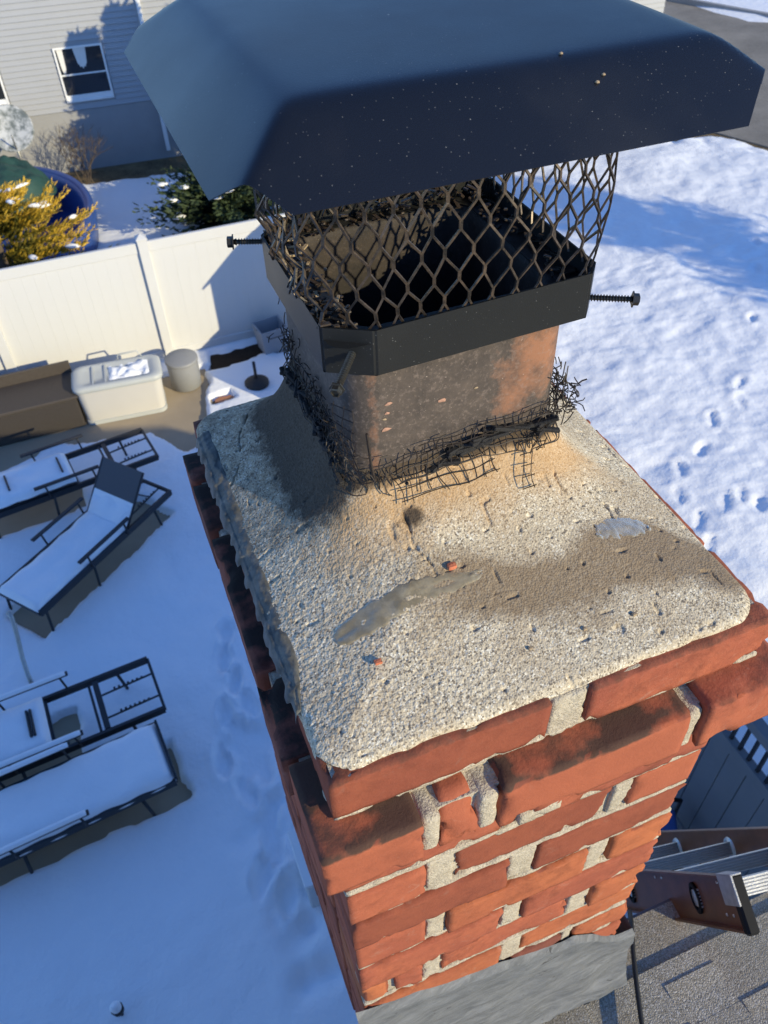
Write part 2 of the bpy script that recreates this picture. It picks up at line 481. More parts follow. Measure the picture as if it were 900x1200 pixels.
    def obj(s, name, mat, parent=None, smooth=False, loc=None, rot=None):
        return link(name, s.mesh(name, mat, smooth), parent, loc, rot)

def link(name, me, parent=None, loc=None, rot=None):
    o = bpy.data.objects.new(name, me); COL.objects.link(o)
    if loc is not None: o.location = loc
    if rot is not None: o.rotation_euler = rot
    if parent is not None: o.parent = parent
    return o
def attr(me, name, vals):
    a = me.attributes.new(name, 'FLOAT', 'POINT'); a.data.foreach_set('value', np.asarray(vals, dtype=np.float32))
def thing(name, label, cat, loc=(0, 0, 0), rz=0, group=None):
    o = bpy.data.objects.new(name, None); COL.objects.link(o); o.empty_display_size = .1
    o.location = loc; o.rotation_euler = (0, 0, rz); o['label'] = label; o['category'] = cat
    if group: o['group'] = group
    return o
def tag(o, label, cat, group=None, kind=None):
    o['label'] = label; o['category'] = cat
    if group: o['group'] = group
    if kind: o['kind'] = kind
    return o
def structure(o):
    o['kind'] = 'structure'; return o

def dup(o, parent=None):
    c = o.copy(); COL.objects.link(c)
    if parent is not None: c.parent = parent
    for ch in list(o.children): dup(ch, c)
    return c

G = -6.0            # snow level in the yard

# ================================================================== OWN HOUSE (roof eave behind the chimney, seen at the lower right)
SL = 0.10           # roof pitch rising towards the camera side
def roof_z(y): return -1.045 + SL * (0.06 - y)
house = thing('own_house', 'house with grey shingle roof that the brick chimney rises from', 'house', (0, 0, -1.05))
def hp(o): o.parent = house; o.location = Vector(o.location) - house.location; return o
b = MB(); b.box((-6, -7, -6.3), (3.9, -.08, -1.22)); hp(b.obj('wall', M['housewall']))
b = MB()
b.prism([(-6.2, .062), (.665, .062), (.705, .004), (3.95, .004), (3.95, -7), (-6.2, -7)], -1.2, 0)
for v in b.v[0]:
    if v[2] > -.5: v[2] = roof_z(v[1]) - .03
b.f = [f[::-1] for f in b.f]
roof = hp(b.obj('roof', M['shingle']))
b = MB(); b.prism([(3.902, -6.3), (6.35, -6.3), (6.35, -2.85), (5.85, -2.3), (3.902, -1.9)], 0, 5, Matrix(((1, 0, 0, 0), (0, 0, -1, -.01), (0, 1, 0, 0), (0, 0, 0, 1)))); hp(b.obj('added_shadow_wing', M['housewall']))  # unseen wing, added with its roofline shaped to set the yard shadow edge
b = MB(); b.box((-6.2, .0625, -1.19), (.66, .068, -1.08)); hp(b.obj('fascia', M['greyfence']))
# shingles, laid course by course in the part of the roof near the chimney
EXP = .10
srng = random.Random(3)
shcache = []
for ci, yb in enumerate((.065, -.028, -.133, -.233, -.333)):
    x = -.25 - srng.random() * .2
    while x < 1.3:
        w = srng.choice((.19, .27, .33, .40))
        if yb > .0 and x + w > .67: break
        for top in (0, 1):
            if top and srng.random() < .45: continue
            lo_y = yb - (.0 if not top else .028 if srng.random() < .4 else 0.0)
            th = .0022 if not top else .0018
            x0, x1 = (x + .0001, x + w - .0001) if not top else (x + .015 + w * srng.uniform(0, .4), x + .015 + w * .4 + srng.uniform(.05, .10))
            y0 = lo_y - EXP - .03
            z_off = .0030 if top else 0
            mb = MB()
            v = []
            for (xx, yy) in ((x0, lo_y), (x1, lo_y), (x1, y0), (x0, y0)):
                lift = .0012 if yy == lo_y else .0008
                v.append((xx, yy, roof_z(yy) - .026 + lift + z_off + th))
            v2 = [(a, bb, c - th - .004) for a, bb, c in v]
            mb.add(v + v2, [(0, 1, 2, 3)[::-1], (4, 5, 6, 7), (0, 4, 5, 1)[::-1], (1, 5, 6, 2)[::-1], (2, 6, 7, 3)[::-1], (3, 7, 4, 0)[::-1]])
            so = mb.obj('shingle', M['shingle'], roof)
            so.location = (0, 0, 0)
        x += w

for (xa, xb, yl) in ((.30, .402, -.034), (.537, .645, -.062), (.648, .76, -.133), (.12, .2, -.128)):
    mb = MB(); zt_ = lambda yy: roof_z(yy) - .0206
    mb.add([(xa, yl, zt_(yl)), (xb, yl, zt_(yl)), (xb + .004, yl - .085, zt_(yl - .085) - .006), (xa - .003, yl - .085, zt_(yl - .085) - .006),
            (xa, yl, zt_(yl) - .009), (xb, yl, zt_(yl) - .009), (xb + .004, yl - .085, zt_(yl - .085) - .014), (xa - .003, yl - .085, zt_(yl - .085) - .014)],
           [(0, 1, 2, 3)[::-1], (4, 5, 6, 7), (0, 4, 5, 1)[::-1], (1, 5, 6, 2)[::-1], (2, 6, 7, 3)[::-1], (3, 7, 4, 0)[::-1]])
    mb.obj('shingle', M['shingle'], roof)

# ================================================================== CHIMNEY
chim = thing('brick_chimney', 'weathered red brick chimney with sandy mortar crown and square clay flue', 'chimney', (0, 0, -1.05))
CO = Vector((0, 0, 1.05))     # parts are modelled in world coordinates and shifted by this
def cp(o, parent=None):
    o.parent = parent or chim
    if parent is None: o.location = Vector(o.location) + CO
    return o

def round_box(lx, ly, lz, seed, r=.0016, amp=.0007, chip=.006, step=.007, stain=None, chipamt=.5):
    """brick: box grid with rounded arrises, uneven faces and broken edges; centred on the origin"""
    nx, ny, nz = (max(2, int(round(l / step))) for l in (lx, ly, lz))
    idx = {}; V = []; F = []
    def vid(i, j, k):
        key = (i, j, k)
        if key not in idx:
            idx[key] = len(V); V.append((i / nx - .5, j / ny - .5, k / nz - .5))
        return idx[key]
    for i in range(nx):
        for j in range(ny):
            F.append((vid(i, j, 0), vid(i, j + 1, 0), vid(i + 1, j + 1, 0), vid(i + 1, j, 0)))
            F.append((vid(i, j, nz), vid(i + 1, j, nz), vid(i + 1, j + 1, nz), vid(i, j + 1, nz)))
    for i in range(nx):
        for k in range(nz):
            F.append((vid(i, 0, k), vid(i + 1, 0, k), vid(i + 1, 0, k + 1), vid(i, 0, k + 1)))
            F.append((vid(i, ny, k), vid(i, ny, k + 1), vid(i + 1, ny, k + 1), vid(i + 1, ny, k)))
    for j in range(ny):
        for k in range(nz):
            F.append((vid(0, j, k), vid(0, j, k + 1), vid(0, j + 1, k + 1), vid(0, j + 1, k)))
            F.append((vid(nx, j, k), vid(nx, j + 1, k), vid(nx, j + 1, k + 1), vid(nx, j, k + 1)))
    L = np.array([lx, ly, lz]); P = np.array(V) * L
    inner = np.clip(P, -(L / 2 - r), L / 2 - r)
    d = P - inner; dl = np.linalg.norm(d, axis=1, keepdims=True); N = d / np.maximum(dl, 1e-9)
    face = (np.abs(P) > L / 2 - 1e-6).sum(1)
    Q = inner + N * r
    S = P + np.array([seed * 1.37, seed * 2.11, seed * .73])
    n1 = fbm(S * 28, 1, 2) - .5; n2 = fbm(S * 120, 5, 2) - .5
    edge = np.sort(L / 2 - np.abs(P), axis=1)[:, 1]            # distance to nearest arris
    ch = sstep(.64, .74, fbm(S * 40, 9, 3) + .08 * chipamt) * sstep(.013, .001, edge)
    ch = np.maximum(ch, .14 * sstep(.45, .8, fbm(S * 150, 19, 2)) * sstep(.005, .0005, edge))
    Q = Q + N * (n1 * 2 * amp + n2 * amp)[:, None] - N * (ch * chip * (.5 + fbm(S * 160, 3, 2)))[:, None]
    mb = MB(); mb.add(Q, F)
    return mb, P, ch

BR = 0
def brick(x0, x1, y0, y1, z0, z1, mat='brick', stain=None, chip=.006, chipamt=.5, r=.0016, rotz=0, amp=.0007, step=.007, mod=None):
    global BR
    BR += 1
    mb, P, ch = round_box(x1 - x0, y1 - y0, z1 - z0, BR, r, amp, chip, step, chipamt=chipamt)
    if mod is not None: mb.v[0] = mod(mb.v[0], P)
    me = mb.mesh('brick', M[mat], True)
    attr(me, 'chip', ch * .9)
    attr(me, 'stain', stain(P) if stain else np.zeros(len(P)))
    o = link('brick', me, None, ((x0 + x1) / 2, (y0 + y1) / 2, (z0 + z1) / 2), (srng.uniform(-.006, .006), srng.uniform(-.006, .006), rotz + srng.uniform(-.008, .008)))
    return cp(o)

W, D = .437, .512          # top course plan
SW, SD0, SD1 = .426, .002, .500   # shaft
top_stain = lambda P: sstep(-.004, .0, P[:, 2] - P[:, 2].max()) * (.40 + .80 * sstep(.33, .60, fbm((P + 1.7) * np.array([22, 40, 30]), 23, 3))) + sstep(.35, .5, fbm((P + 3.3) * 40, 21, 2)) * .12
edge_dark = lambda P: sstep(.0, .006, P[:, 2] - P[:, 2].max() + .008) * .55
none_dark = lambda P: np.full(len(P), .05)

# course 1 (top)
brick(0, .2015, .001, .098, -.057, -.001, 'brick', edge_dark, .007, .8)
brick(.2405, W, .000, .098, -.058, -.002, 'brick', edge_dark, .007, .9)
for (ya, yb) in ((.105, .305), (.318, .512)):
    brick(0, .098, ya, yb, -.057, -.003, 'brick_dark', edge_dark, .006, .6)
    brick(W - .098, W, ya, yb, -.057, -.003, 'brick', edge_dark, .008, .8)
brick(.102, .32, D - .098, D, -.057, -.003, 'brick', None, .006, .6)
# course 2, corbelled out with a dark stained ledge
CX0, CX1, CY0, CY1 = -.021, .464, -.027, .532
z0, z1 = -.136, -.066
brick(CX0, .071, CY0, .07, z0, z1, 'brick', top_stain, .005, .4)
def bullnose(V, P):
    top = np.clip((P[:, 2] + .000) / .035, 0, 1)
    V = V.copy(); V[:, 1] += .016 * top ** 2 * (P[:, 1] < .02); V[:, 0] *= 1 - .22 * top ** 2; return V
brick(.0885, .1255, CY0 + .004, .07, z0, z1 - .002, 'brick', none_dark, .010, 1.2, mod=bullnose, amp=.003)
brick(.146, .3425, CY0 - .001, .07, z0, z1, 'brick', top_stain, .006, .7)
brick(.3605, CX1 + .004, CY0 - .002, .07, z0 + .001, z1 + .002, 'brick', lambda P: top_stain(P) * .35 + .05, .009, 1.2, rotz=.012)
ys = [.078, .165, .378, .470, CY1]
for a, bb, c in ((.076, .162, .012), (.176, .372, 0), (.388, .470, 0), (.478, CY1, 0)):
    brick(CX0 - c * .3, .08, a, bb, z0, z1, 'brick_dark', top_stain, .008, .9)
    brick(CX1 - .1, CX1, a, bb, z0, z1, 'brick', top_stain, .008, .9)
brick(.09, .36, CY1 - .1, CY1, z0, z1, 'brick', top_stain, .006, .6)
# shaft courses 3..13
PITCH = .0775
layout = {3: [(0, .198), (.2055, SW)],
          4: [(0, .0875), (.1215, .3125), (.339, SW)],
          5: [(0, .190), (.227, SW + .002)],
          6: [(0, .0885), (.116, .305), (.340, SW)],
          7: [(0, .1955), (.2255, SW)],
          8: [(0, .043), (.0455, .0855), (.113, .303), (.340, SW - .004)],
          9: [(0, .205), (.240, SW + .001)],
          10: [(0, .088), (.118, .314), (.335, SW + .008)],
          11: [(0, .2), (.23, SW + .006)], 12: [(0, .1), (.12, .31), (.33, SW)], 13: [(0, .2), (.22, SW)]}
mats = {3: ['brick', 'brick'], 4: ['brick', 'brick', 'brick'], 5: ['brick', 'brick'], 6: ['brick', 'brick_hot', 'brick_hot'],
        7: ['brick', 'brick'], 8: ['brick_hot', 'brick', 'brick', 'brick_hot'], 9: ['brick_hot', 'brick_hot'], 10: ['brick', 'brick_dark', 'brick_hot'],
        11: ['brick', 'brick'], 12: ['brick'] * 3, 13: ['brick'] * 2}
for k, segs in layout.items():
    zt = -(k - 1) * PITCH - .0042; zb = -k * PITCH + .0030
    if k == 3: zt = -.141
    for si, (a, bb) in enumerate(segs):
        jy = srng.uniform(-.0035, .004)
        brick(a + srng.uniform(0, .0015), bb - srng.uniform(0, .0015), SD0 + jy, .095, zb + srng.uniform(0, .0015), zt - srng.uniform(0, .0025), mats[k][si],
              (lambda P: sstep(.2, .5, fbm((P + k) * 30, 5, 2)) * .18), .0065, 1.0)
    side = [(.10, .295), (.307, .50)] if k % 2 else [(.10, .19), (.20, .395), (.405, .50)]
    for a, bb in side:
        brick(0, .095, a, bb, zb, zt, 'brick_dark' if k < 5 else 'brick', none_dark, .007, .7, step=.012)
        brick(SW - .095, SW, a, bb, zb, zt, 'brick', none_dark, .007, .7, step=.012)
    brick(.1, .325, .402, .50, zb, zt, 'brick', None, .006, .5, step=.02)

# mortar core, a few millimetres behind the brick faces, and the fat head joints standing nearly flush
def rough_box(lo, hi, seed, step=.006, amp=.002, r=.002):
    lo = np.array(lo); hi = np.array(hi); L = hi - lo
    mb, P, ch = round_box(*L, seed, r, amp, .003, step)
    mb.v[0] = mb.v[0] + (lo + hi) / 2
    return mb
core = MB()
core.box((.007, .0095, -1.06), (SW - .007, .493, -.139))
core.box((CX0 + .012, CY0 + .013, -.1385), (CX1 - .012, CY1 - .012, -.073))
core.box((.006, .007, -.0735), (W - .006, D - .006, -.004))
cp(core.obj('mortar_bed', M['mortar']))
heads = [(.203, .239, .003, -.060, -.004), (.071, .0885, CY0 + .0035, -.134, -.0715), (.1255, .146, CY0 + .0035, -.133, -.0715), (.3425, .3605, CY0 + .0035, -.135, -.0715),
         (.0885, .1195, .0035, -.307, -.236), (.3135, .3365, .0035, -.307, -.240), (.191, .2245, .004, -.384, -.312), (.0895, .114, .004, -.462, -.39),
         (.306, .335, .0035, -.462, -.39), (.1965, .2235, .004, -.54, -.468), (.0865, .111, .004, -.616, -.545), (.304, .336, .004, -.616, -.545),
         (.206, .238, .004, -.693, -.622), (.315, .333, .004, -.771, -.70)]
for i, (a, bb, y, za, zb) in enumerate(heads):
    o = rough_box((a, y, za), (bb, y + .05, zb), 100 + i, .0035, .0018, .006 if i in (1, 2, 3) else .0025).obj('mortar_joint', M['mortar'], None, True); cp(o)
# smeared bed joints: thin, uneven strips
beds = [(.0, .437, -.0, -.0615, -.012), (0, .215, .0, -.2365, 0), (.02, .19, .0, -.3135, 0), (.0, .10, .0, -.389, 0), (.19, .24, -.001, -.214, .0), (.21, .425, .0, -.2345, 0), (.24, .425, .0, -.3125, 0), (.30, .425, .0, -.3905, 0), (.12, .22, 0, -.4665, 0), (.23, .42, 0, -.545, 0)]
for i, (a, bb, y, z, dz) in enumerate(beds):
    big = i == 4
    h = .010 if big else .0034
    yy = (.0025 if i == 0 else .0035) + (-.005 if big else 0)
    o = rough_box((a, yy + .001, z - h), (bb, yy + .03, z + h), 150 + i, .005, .0016, .0015).obj('mortar_joint', M['mortar'], None, True); cp(o)
for k in range(3, 12):
    o = rough_box((.0015, .0042, -k * PITCH - .0050), (SW - .002, .03, -k * PITCH + .0042), 400 + k, .005, .0022, .0015).obj('mortar_joint', M['mortar'], None, True); cp(o)
# mortar stuck in the ledge joint along the left side
for i, (a, bb) in enumerate(((.162, .176), (.371, .389))):
    o = rough_box((CX0 + .013, a, -.128), (.06, bb, -.069), 180 + i, .004, .003).obj('mortar_joint', M['mortar'], None, True); cp(o)

# crown: sloped sandy mortar wash, real grain in the surface
TX0, TX1, TY0, TY1, TR = .112, .331, .237, .450, .030
def rrect_sd(x, y, x0, x1, y0, y1, r):
    cx, cy, hx, hy = (x0 + x1) / 2, (y0 + y1) / 2, (x1 - x0) / 2 - r, (y1 - y0) / 2 - r
    qx = np.abs(x - cx) - hx; qy = np.abs(y - cy) - hy
    return np.hypot(np.maximum(qx, 0), np.maximum(qy, 0)) + np.minimum(np.maximum(qx, qy), 0) - r
CRX0, CRX1, CRY0, CRY1 = -.001, .431, .009, .514
def crown_base(x, y):
    dt = np.maximum(rrect_sd(x, y, TX0, TX1, TY0, TY1, TR), 0)
    de = np.maximum(-rrect_sd(x, y, CRX0, CRX1, CRY0, CRY1, .036), 0)
    tt = de / (de + dt + 1e-6)
    z = .004 + .050 * tt ** .9 + .040 * tt ** 4
    z = z + .022 * np.exp(-dt / .016) * sstep(.30, .22, x) * sstep(.22, .3, y)       # piled higher against the left of the tile
    z = z + .0035 * np.sqrt(np.clip(de / .006, 0, 1)) - .005
    return z, dt, de
nx, ny = 400, 470
xs = np.linspace(CRX0 - .002, CRX1 + .002, nx); ys_ = np.linspace(CRY0 - .002, CRY1 + .002, ny)
X, Y = np.meshgrid(xs, ys_, indexing='ij')
wob = (fbm(p3(X * 22, Y * 22), 40, 3) - .5) * .012
wx = X + wob.reshape(X.shape) * sstep(.06, .0, np.minimum(np.minimum(X - CRX0, CRX1 - X), np.minimum(Y - CRY0, CRY1 - Y)))
wy = Y + (fbm(p3(X * 20 + 7, Y * 20), 41, 3) - .5).reshape(X.shape) * .012 * sstep(.06, .0, np.minimum(np.minimum(X - CRX0, CRX1 - X), np.minimum(Y - CRY0, CRY1 - Y)))
# round the plan corners by pulling grid corners in
sd = rrect_sd(wx, wy, CRX0, CRX1, CRY0, CRY1, .036)
over = np.maximum(sd, 0)
cx_, cy_ = (CRX0 + CRX1) / 2, (CRY0 + CRY1) / 2
dx = np.sign(cx_ - wx); dy = np.sign(cy_ - wy)
wx = wx + dx * over * .75; wy = wy + dy * over * .75
Z, DT, DE = crown_base(wx, wy)
pp = p3(wx, wy)
grain = (vnoise(pp * 400, 1) - .5) * .0019 + (vnoise(pp * 240, 2) - .5) * .0009 + (fbm(pp * 80, 3, 2) - .5) * .0012 + (fbm(pp * 14, 4, 3) - .5) * .0055
peb = sstep(.70, .9, vnoise(pp * 250, 8)) * .0009
pits = sstep(.86, .95, vnoise(pp * 120, 12)) * .0035
smooth_zone = sstep(.035, .06, DT.ravel()) * .65 + .35
rough_z = .20 + .20 * sstep(.24, .08, pp[:, 0]) * sstep(.30, .16, pp[:, 1])
crk = np.full(len(pp), 1.0)
for pl in ([(.003, .352), (.030, .385), (.040, .425), (.066, .462)], [(.3135, .214), (.312, .198), (.316, .178)], [(.34, .19), (.352, .165), (.349, .14)], [(.15, .205), (.148, .17), (.158, .14)]):
    for (ax_, ay_), (bx_, by_) in zip(pl[:-1], pl[1:]):
        ex, ey = bx_ - ax_, by_ - ay_
        tq = np.clip(((pp[:, 0] - ax_) * ex + (pp[:, 1] - ay_) * ey) / (ex * ex + ey * ey), 0, 1)
        crk = np.minimum(crk, np.hypot(pp[:, 0] - ax_ - tq * ex + (fbm(pp * 90, 55, 2) - .5) * .008, pp[:, 1] - ay_ - tq * ey + (fbm(pp * 90, 56, 2) - .5) * .008))
Z = Z - (sstep(.0018, .0004, crk) * .0030).reshape(Z.shape)
Z = Z + ((grain + peb) * rough_z * smooth_zone - pits * .55).reshape(Z.shape)
rim = (np.minimum(np.minimum(X - xs[0], xs[-1] - X), np.minimum(Y - ys_[0], ys_[-1] - Y)) < 1e-9)
Z = np.where(rim, -.012, Z)
mbc = MB(); mbc.grid(np.stack([wx, wy, Z], -1))
# drop the faces under the flue opening
inn = rrect_sd(wx, wy, TX0 + .010, TX1 - .010, TY0 + .010, TY1 - .010, TR - .01).ravel()
mbc.f = [f for f in mbc.f if not all(inn[i] < 0 for i in f)]
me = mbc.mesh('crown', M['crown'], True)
xf, yf = wx.ravel(), wy.ravel()
lowf = fbm(pp * 11, 60, 3); midf = fbm(pp * 45, 61, 3)
yc = .108 + .012 * np.sin(xf * 14) - .030 * sstep(.34, .43, xf)
band = sstep(.052, .008, np.abs(yf - yc - (lowf - .5) * .07)) * sstep(.06, .20, xf)
blot = sstep(.06, .03, np.hypot(xf - .36, (yf - .10)))
attr(me, 'wet', np.clip(band * 1.0 + blot * .6, 0, 1))
dtf = DT.ravel()
rustv = sstep(.115, .0, dtf) * sstep(.25, .22, yf) * 1.0 + sstep(.05, .0, dtf) * .2 + sstep(.05, .0, dtf) * sstep(.28, .33, xf) * .4
attr(me, 'rust', rustv)
attr(me, 'coarse', sstep(.26, .10, xf) * sstep(.36, .26, yf) * .8)
left_soot_shade = sstep(.13, .09, xf) * sstep(.19, .27, yf)
sootv = sstep(.022, .0, dtf) * .75 + left_soot_shade * sstep(.075, .0, dtf) * 1.0 + left_soot_shade * .50 + sstep(.014, .0, dtf) * .3 + sstep(.022, .0, np.hypot(xf - .155, (yf - .200) * 1.2)) * .85 + sstep(.02, .0, np.hypot(xf - .165, yf - .19)) * .3  # soot round the tile, plus the left slope's shade painted into the colour
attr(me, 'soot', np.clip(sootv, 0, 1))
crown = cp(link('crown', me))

def crown_z(x, y):
    z, _, _ = crown_base(np.array([x]), np.array([y])); return float(z[0])

# two frozen puddles and the ice along the left edge of the crown
def ice_patch(poly_c, seed, name='ice_patch'):
    """poly_c: list of (x, y, halfwidth) along a spine"""
    P_ = np.array(poly_c); n = 46; m = 15
    tt = np.linspace(0, len(P_) - 1, n)
    cx = np.interp(tt, range(len(P_)), P_[:, 0]); cy = np.interp(tt, range(len(P_)), P_[:, 1]); hw = np.interp(tt, range(len(P_)), P_[:, 2])
    tx = np.gradient(cx); ty = np.gradient(cy); l = np.hypot(tx, ty); nx_, ny_ = -ty / l, tx / l
    s_ = np.linspace(-1, 1, m)
    nz = fbm(p3(np.outer(tt, np.ones(m)) * 2.3, np.outer(np.ones(n), s_) * 1.5), seed, 3).reshape(n, m) - .5
    hwn = hw[:, None] * (1 + .7 * (fbm(p3(tt * 4.0, tt * 0), seed + 3, 3)[:, None] - .5) * np.abs(s_)[None, :])
    x = cx[:, None] + nx_[:, None] * s_[None, :] * hwn; y = cy[:, None] + ny_[:, None] * s_[None, :] * hwn
    endf = np.clip(np.minimum(tt, tt[-1] - tt) / .35, 0, 1)
    z = crown_base(x, y)[0] + .0019 * np.sqrt(np.clip(1 - np.abs(s_) ** 2.5, 0, 1))[None, :] * np.sqrt(endf)[:, None] - .0012 + nz * .0045 * (1 - np.abs(s_))[None, :]
    edge = (np.abs(s_) > .99)[None, :] | (np.minimum(tt, tt[-1] - tt) < .001)[:, None]
    z = np.where(edge, z - .004, z)
    mb = MB(); mb.grid(np.stack([x, y, z], -1))
    mb.f = [f[::-1] for f in mb.f]
    o = cp(mb.obj(name, M['ice'], None, True)); return o
o = ice_patch([(.048, .121, .004), (.056, .123, .013), (.085, .127, .016), (.115, .131, .0155), (.14, .132, .012), (.165, .131, .011), (.187, .130, .007), (.20, .131, .002)], 5)
o['label'] = 'long strip of frozen water lying across the front of the crown'
o = ice_patch([(.318, .131, .004), (.326, .132, .012), (.342, .135, .016), (.362, .135, .014), (.376, .132, .010), (.384, .128, .003)], 9)
o['label'] = 'small grey patch of ice near the right side of the crown'
n, m = 380, 30
yy = np.linspace(.075, .470, n); s_ = np.linspace(0, 1, m)
Yg = np.repeat(yy[:, None], m, 1); Sg = np.repeat(s_[None, :], n, 0)
wv = fbm(p3(yy * 30, yy * 0), 70, 3)
rid = sstep(.35, .75, fbm(p3(Yg * 70 + Sg * .8, Sg * 1.2), 74, 2).reshape(n, m))
fine = fbm(p3(Yg * 190, Sg * 5), 75, 3).reshape(n, m) - .5
wid = (.014 + .034 * sstep(.35, .7, fbm(p3(yy * 11, yy * 0 + 3), 71, 2)) * sstep(.44, .36, yy)) * sstep(.06, .13, yy)
out_ = .0015 + .0035 * rid
x = -out_ * (1 - Sg) ** 2 + wid[:, None] * Sg - .002 * (1 - Sg)
zc = crown_base(np.maximum(x, .0012), Yg)[0]
prof = np.sin(np.clip(Sg, 0, 1) * PI) ** .7
z = zc + .0042 * prof * (.45 + .55 * rid) + fine * .0020 * prof - .0008
z = z - (.008 + .006 * rid) * (np.clip(.16 - Sg, 0, 1) / .16) ** 1.3
z[:, -1] -= .003; z[0] -= .005; z[-1] -= .005
mb = MB(); mb.grid(np.stack([x, Yg, z], -1)); mb.f = [f[::-1] for f in mb.f]
o = cp(mb.obj('ice_rim', M['ice_rim'], None, True))

# flue tile: rounded square clay liner, hollow
def rr_path(x0, x1, y0, y1, r, k=10):
    P_ = []
    for cx, cy, a0 in ((x1 - r, y1 - r, 0), (x0 + r, y1 - r, 90), (x0 + r, y0 + r, 180), (x1 - r, y0 + r, 270)):
        for i in range(k + 1):
            a = R(a0 + 90 * i / k); P_.append((cx + r * math.cos(a), cy + r * math.sin(a)))
    return P_
def dense(P_, step):
    out = []
    for i in range(len(P_)):
        a = np.array(P_[i]); c = np.array(P_[(i + 1) % len(P_)]); k = max(1, int(np.linalg.norm(c - a) / step))
        for j in range(k): out.append(tuple(a + (c - a) * j / k))
    return out
po = dense(rr_path(TX0, TX1, TY0, TY1, TR), .008)
pc = np.array(po); ctr = np.array([(TX0 + TX1) / 2, (TY0 + TY1) / 2])
zs = [-.02] + list(np.linspace(.04, .236, 26)); rings = []
for z in zs: rings.append([(a, bb, z) for a, bb in po])
th = .017
def inset(P_, d):
    x0, x1, y0, y1 = TX0 + d, TX1 - d, TY0 + d, TY1 - d
    h = np.array([(TX1 - TX0) / 2, (TY1 - TY0) / 2]); return [tuple(ctr + (np.array(q) - ctr) * (h - d) / h) for q in P_]
rings.append([(a, bb, .238) for a, bb in inset(po, .003)])
rings.append([(a, bb, .238) for a, bb in inset(po, th - .002)])
for z in list(np.linspace(.234, .06, 20)) + [-.3, -1.0]: rings.append([(a, bb, z) for a, bb in inset(po, th)])
Pn = np.array(rings); Pn = np.concatenate([Pn, Pn[:, :1]], 1)
mb = MB(); mb.grid(Pn.transpose(1, 0, 2)); nb_ = len(po)
me = mb.mesh('flue_tile', M['tile'], True)
vv = np.array([q.co[:] for q in me.vertices])
outer = (np.repeat(np.arange(len(rings))[None, :], nb_ + 1, 0).ravel() < 27).astype(float)
bare = np.exp(-(((vv[:, 0] - .300) / .040) ** 2 + ((vv[:, 2] - .185) / .055) ** 2)) * .95 + np.exp(-(((vv[:, 0] - .27) / .02) ** 2 + ((vv[:, 2] - .13) / .035) ** 2)) * .5 + np.exp(-(((vv[:, 0] - .135) / .008) ** 2)) * .55
attr(me, 'bare', bare * outer * (vv[:, 1] < .27))
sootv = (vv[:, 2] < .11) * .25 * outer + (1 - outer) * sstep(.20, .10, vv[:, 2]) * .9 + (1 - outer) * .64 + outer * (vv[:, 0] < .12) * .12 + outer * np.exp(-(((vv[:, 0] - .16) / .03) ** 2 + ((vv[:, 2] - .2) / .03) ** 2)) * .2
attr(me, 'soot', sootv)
tile = cp(link('flue_tile', me))
# chips knocked out of the glaze on the tile face
for (x, z, s) in ((.150, .168, .0035), (.1485, .158, .003), (.146, .152, .0025), (.147, .140, .0042), (.203, .156, .004), (.236, .160, .0018), (.252, .115, .002)):
    mb = MB(); k = 7
    mb.add([(x + s * math.cos(i * 2 * PI / k) * srng.uniform(.6, 1.4), TY0 - .0006, z + s * .6 * math.sin(i * 2 * PI / k) * srng.uniform(.7, 1.3)) for i in range(k)] + [(x, TY0 - .0014, z)], [(i, (i + 1) % k, k) for i in range(k)])
    o = mb.obj('clay_chip', M['flake_pale'] if s < .003 else M['chip_salmon'])
    o.parent = tile

# flashing sheet sealed over the bottom of the front face, stepping down to the right
n, m = 70, 40
u = np.linspace(0, 1, n); w_ = np.linspace(0, 1, m)
xx = -.012 + u * .478
ztop = np.interp(xx, [-.02, 0, .17, .317, .335, .35, .434, .47], [-.612, -.622, -.683, -.733, -.728, -.742, -.848, -.852]) + (fbm(p3(u * 16, u * 0), 80, 3) - .5) * .012
zbot = np.interp(xx, [-.02, .21, .47], [-1.03, -1.018, -1.02])
Xg = np.repeat(xx[:, None], m, 1)
Zg = ztop[:, None] * (1 - w_)[None, :] + zbot[:, None] * w_[None, :]
nz = fbm(p3(Xg * 16, Zg * 26), 81, 4).reshape(n, m) - .5
Yg = -.006 - .030 * w_[None, :] ** 3 + nz * .016 * np.minimum(1, w_ * 8)[None, :] - .002
Yg[:, 0] = .001
mb = MB(); mb.grid(np.stack([Xg, Yg, Zg], -1))
back = np.stack([Xg[-1], Yg[-1], Zg[-1]], -1)
side = np.stack([back, back + np.array([0, .06, 0])], 0); mb.grid(side)
cp(mb.obj('flashing', M['flashing'], None, True))
# bits of red brick lying on the crown
for i, (x, y, s) in enumerate(((.075, .083, .0042), (.172, .143, .0045), (.31, .047, .0025), (.26, .05, .002), (.205, .05, .002))):
    mb = round_box(s * 2, s * 1.5, s * 1.3, 300 + i, s * .4, .0006, .001, s * .7)[0]
    o = mb.obj('brick_crumb', M['chip_red'] if i < 2 else M['flake_pale']); o.location = (x, y, crown_z(x, y) + s * .5); cp(o)

# ================================================================== CHIMNEY CAP
cap = thing('chimney_cap', 'black steel chimney cap with hipped lid and expanded mesh sides on the flue', 'chimney cap', (.222, .34, .21))
KO = Vector((-.222, -.34, -.21))
def kp(o, parent=None):
    o.parent = parent or cap
    if parent is None: o.location = Vector(o.location) + KO
    return o
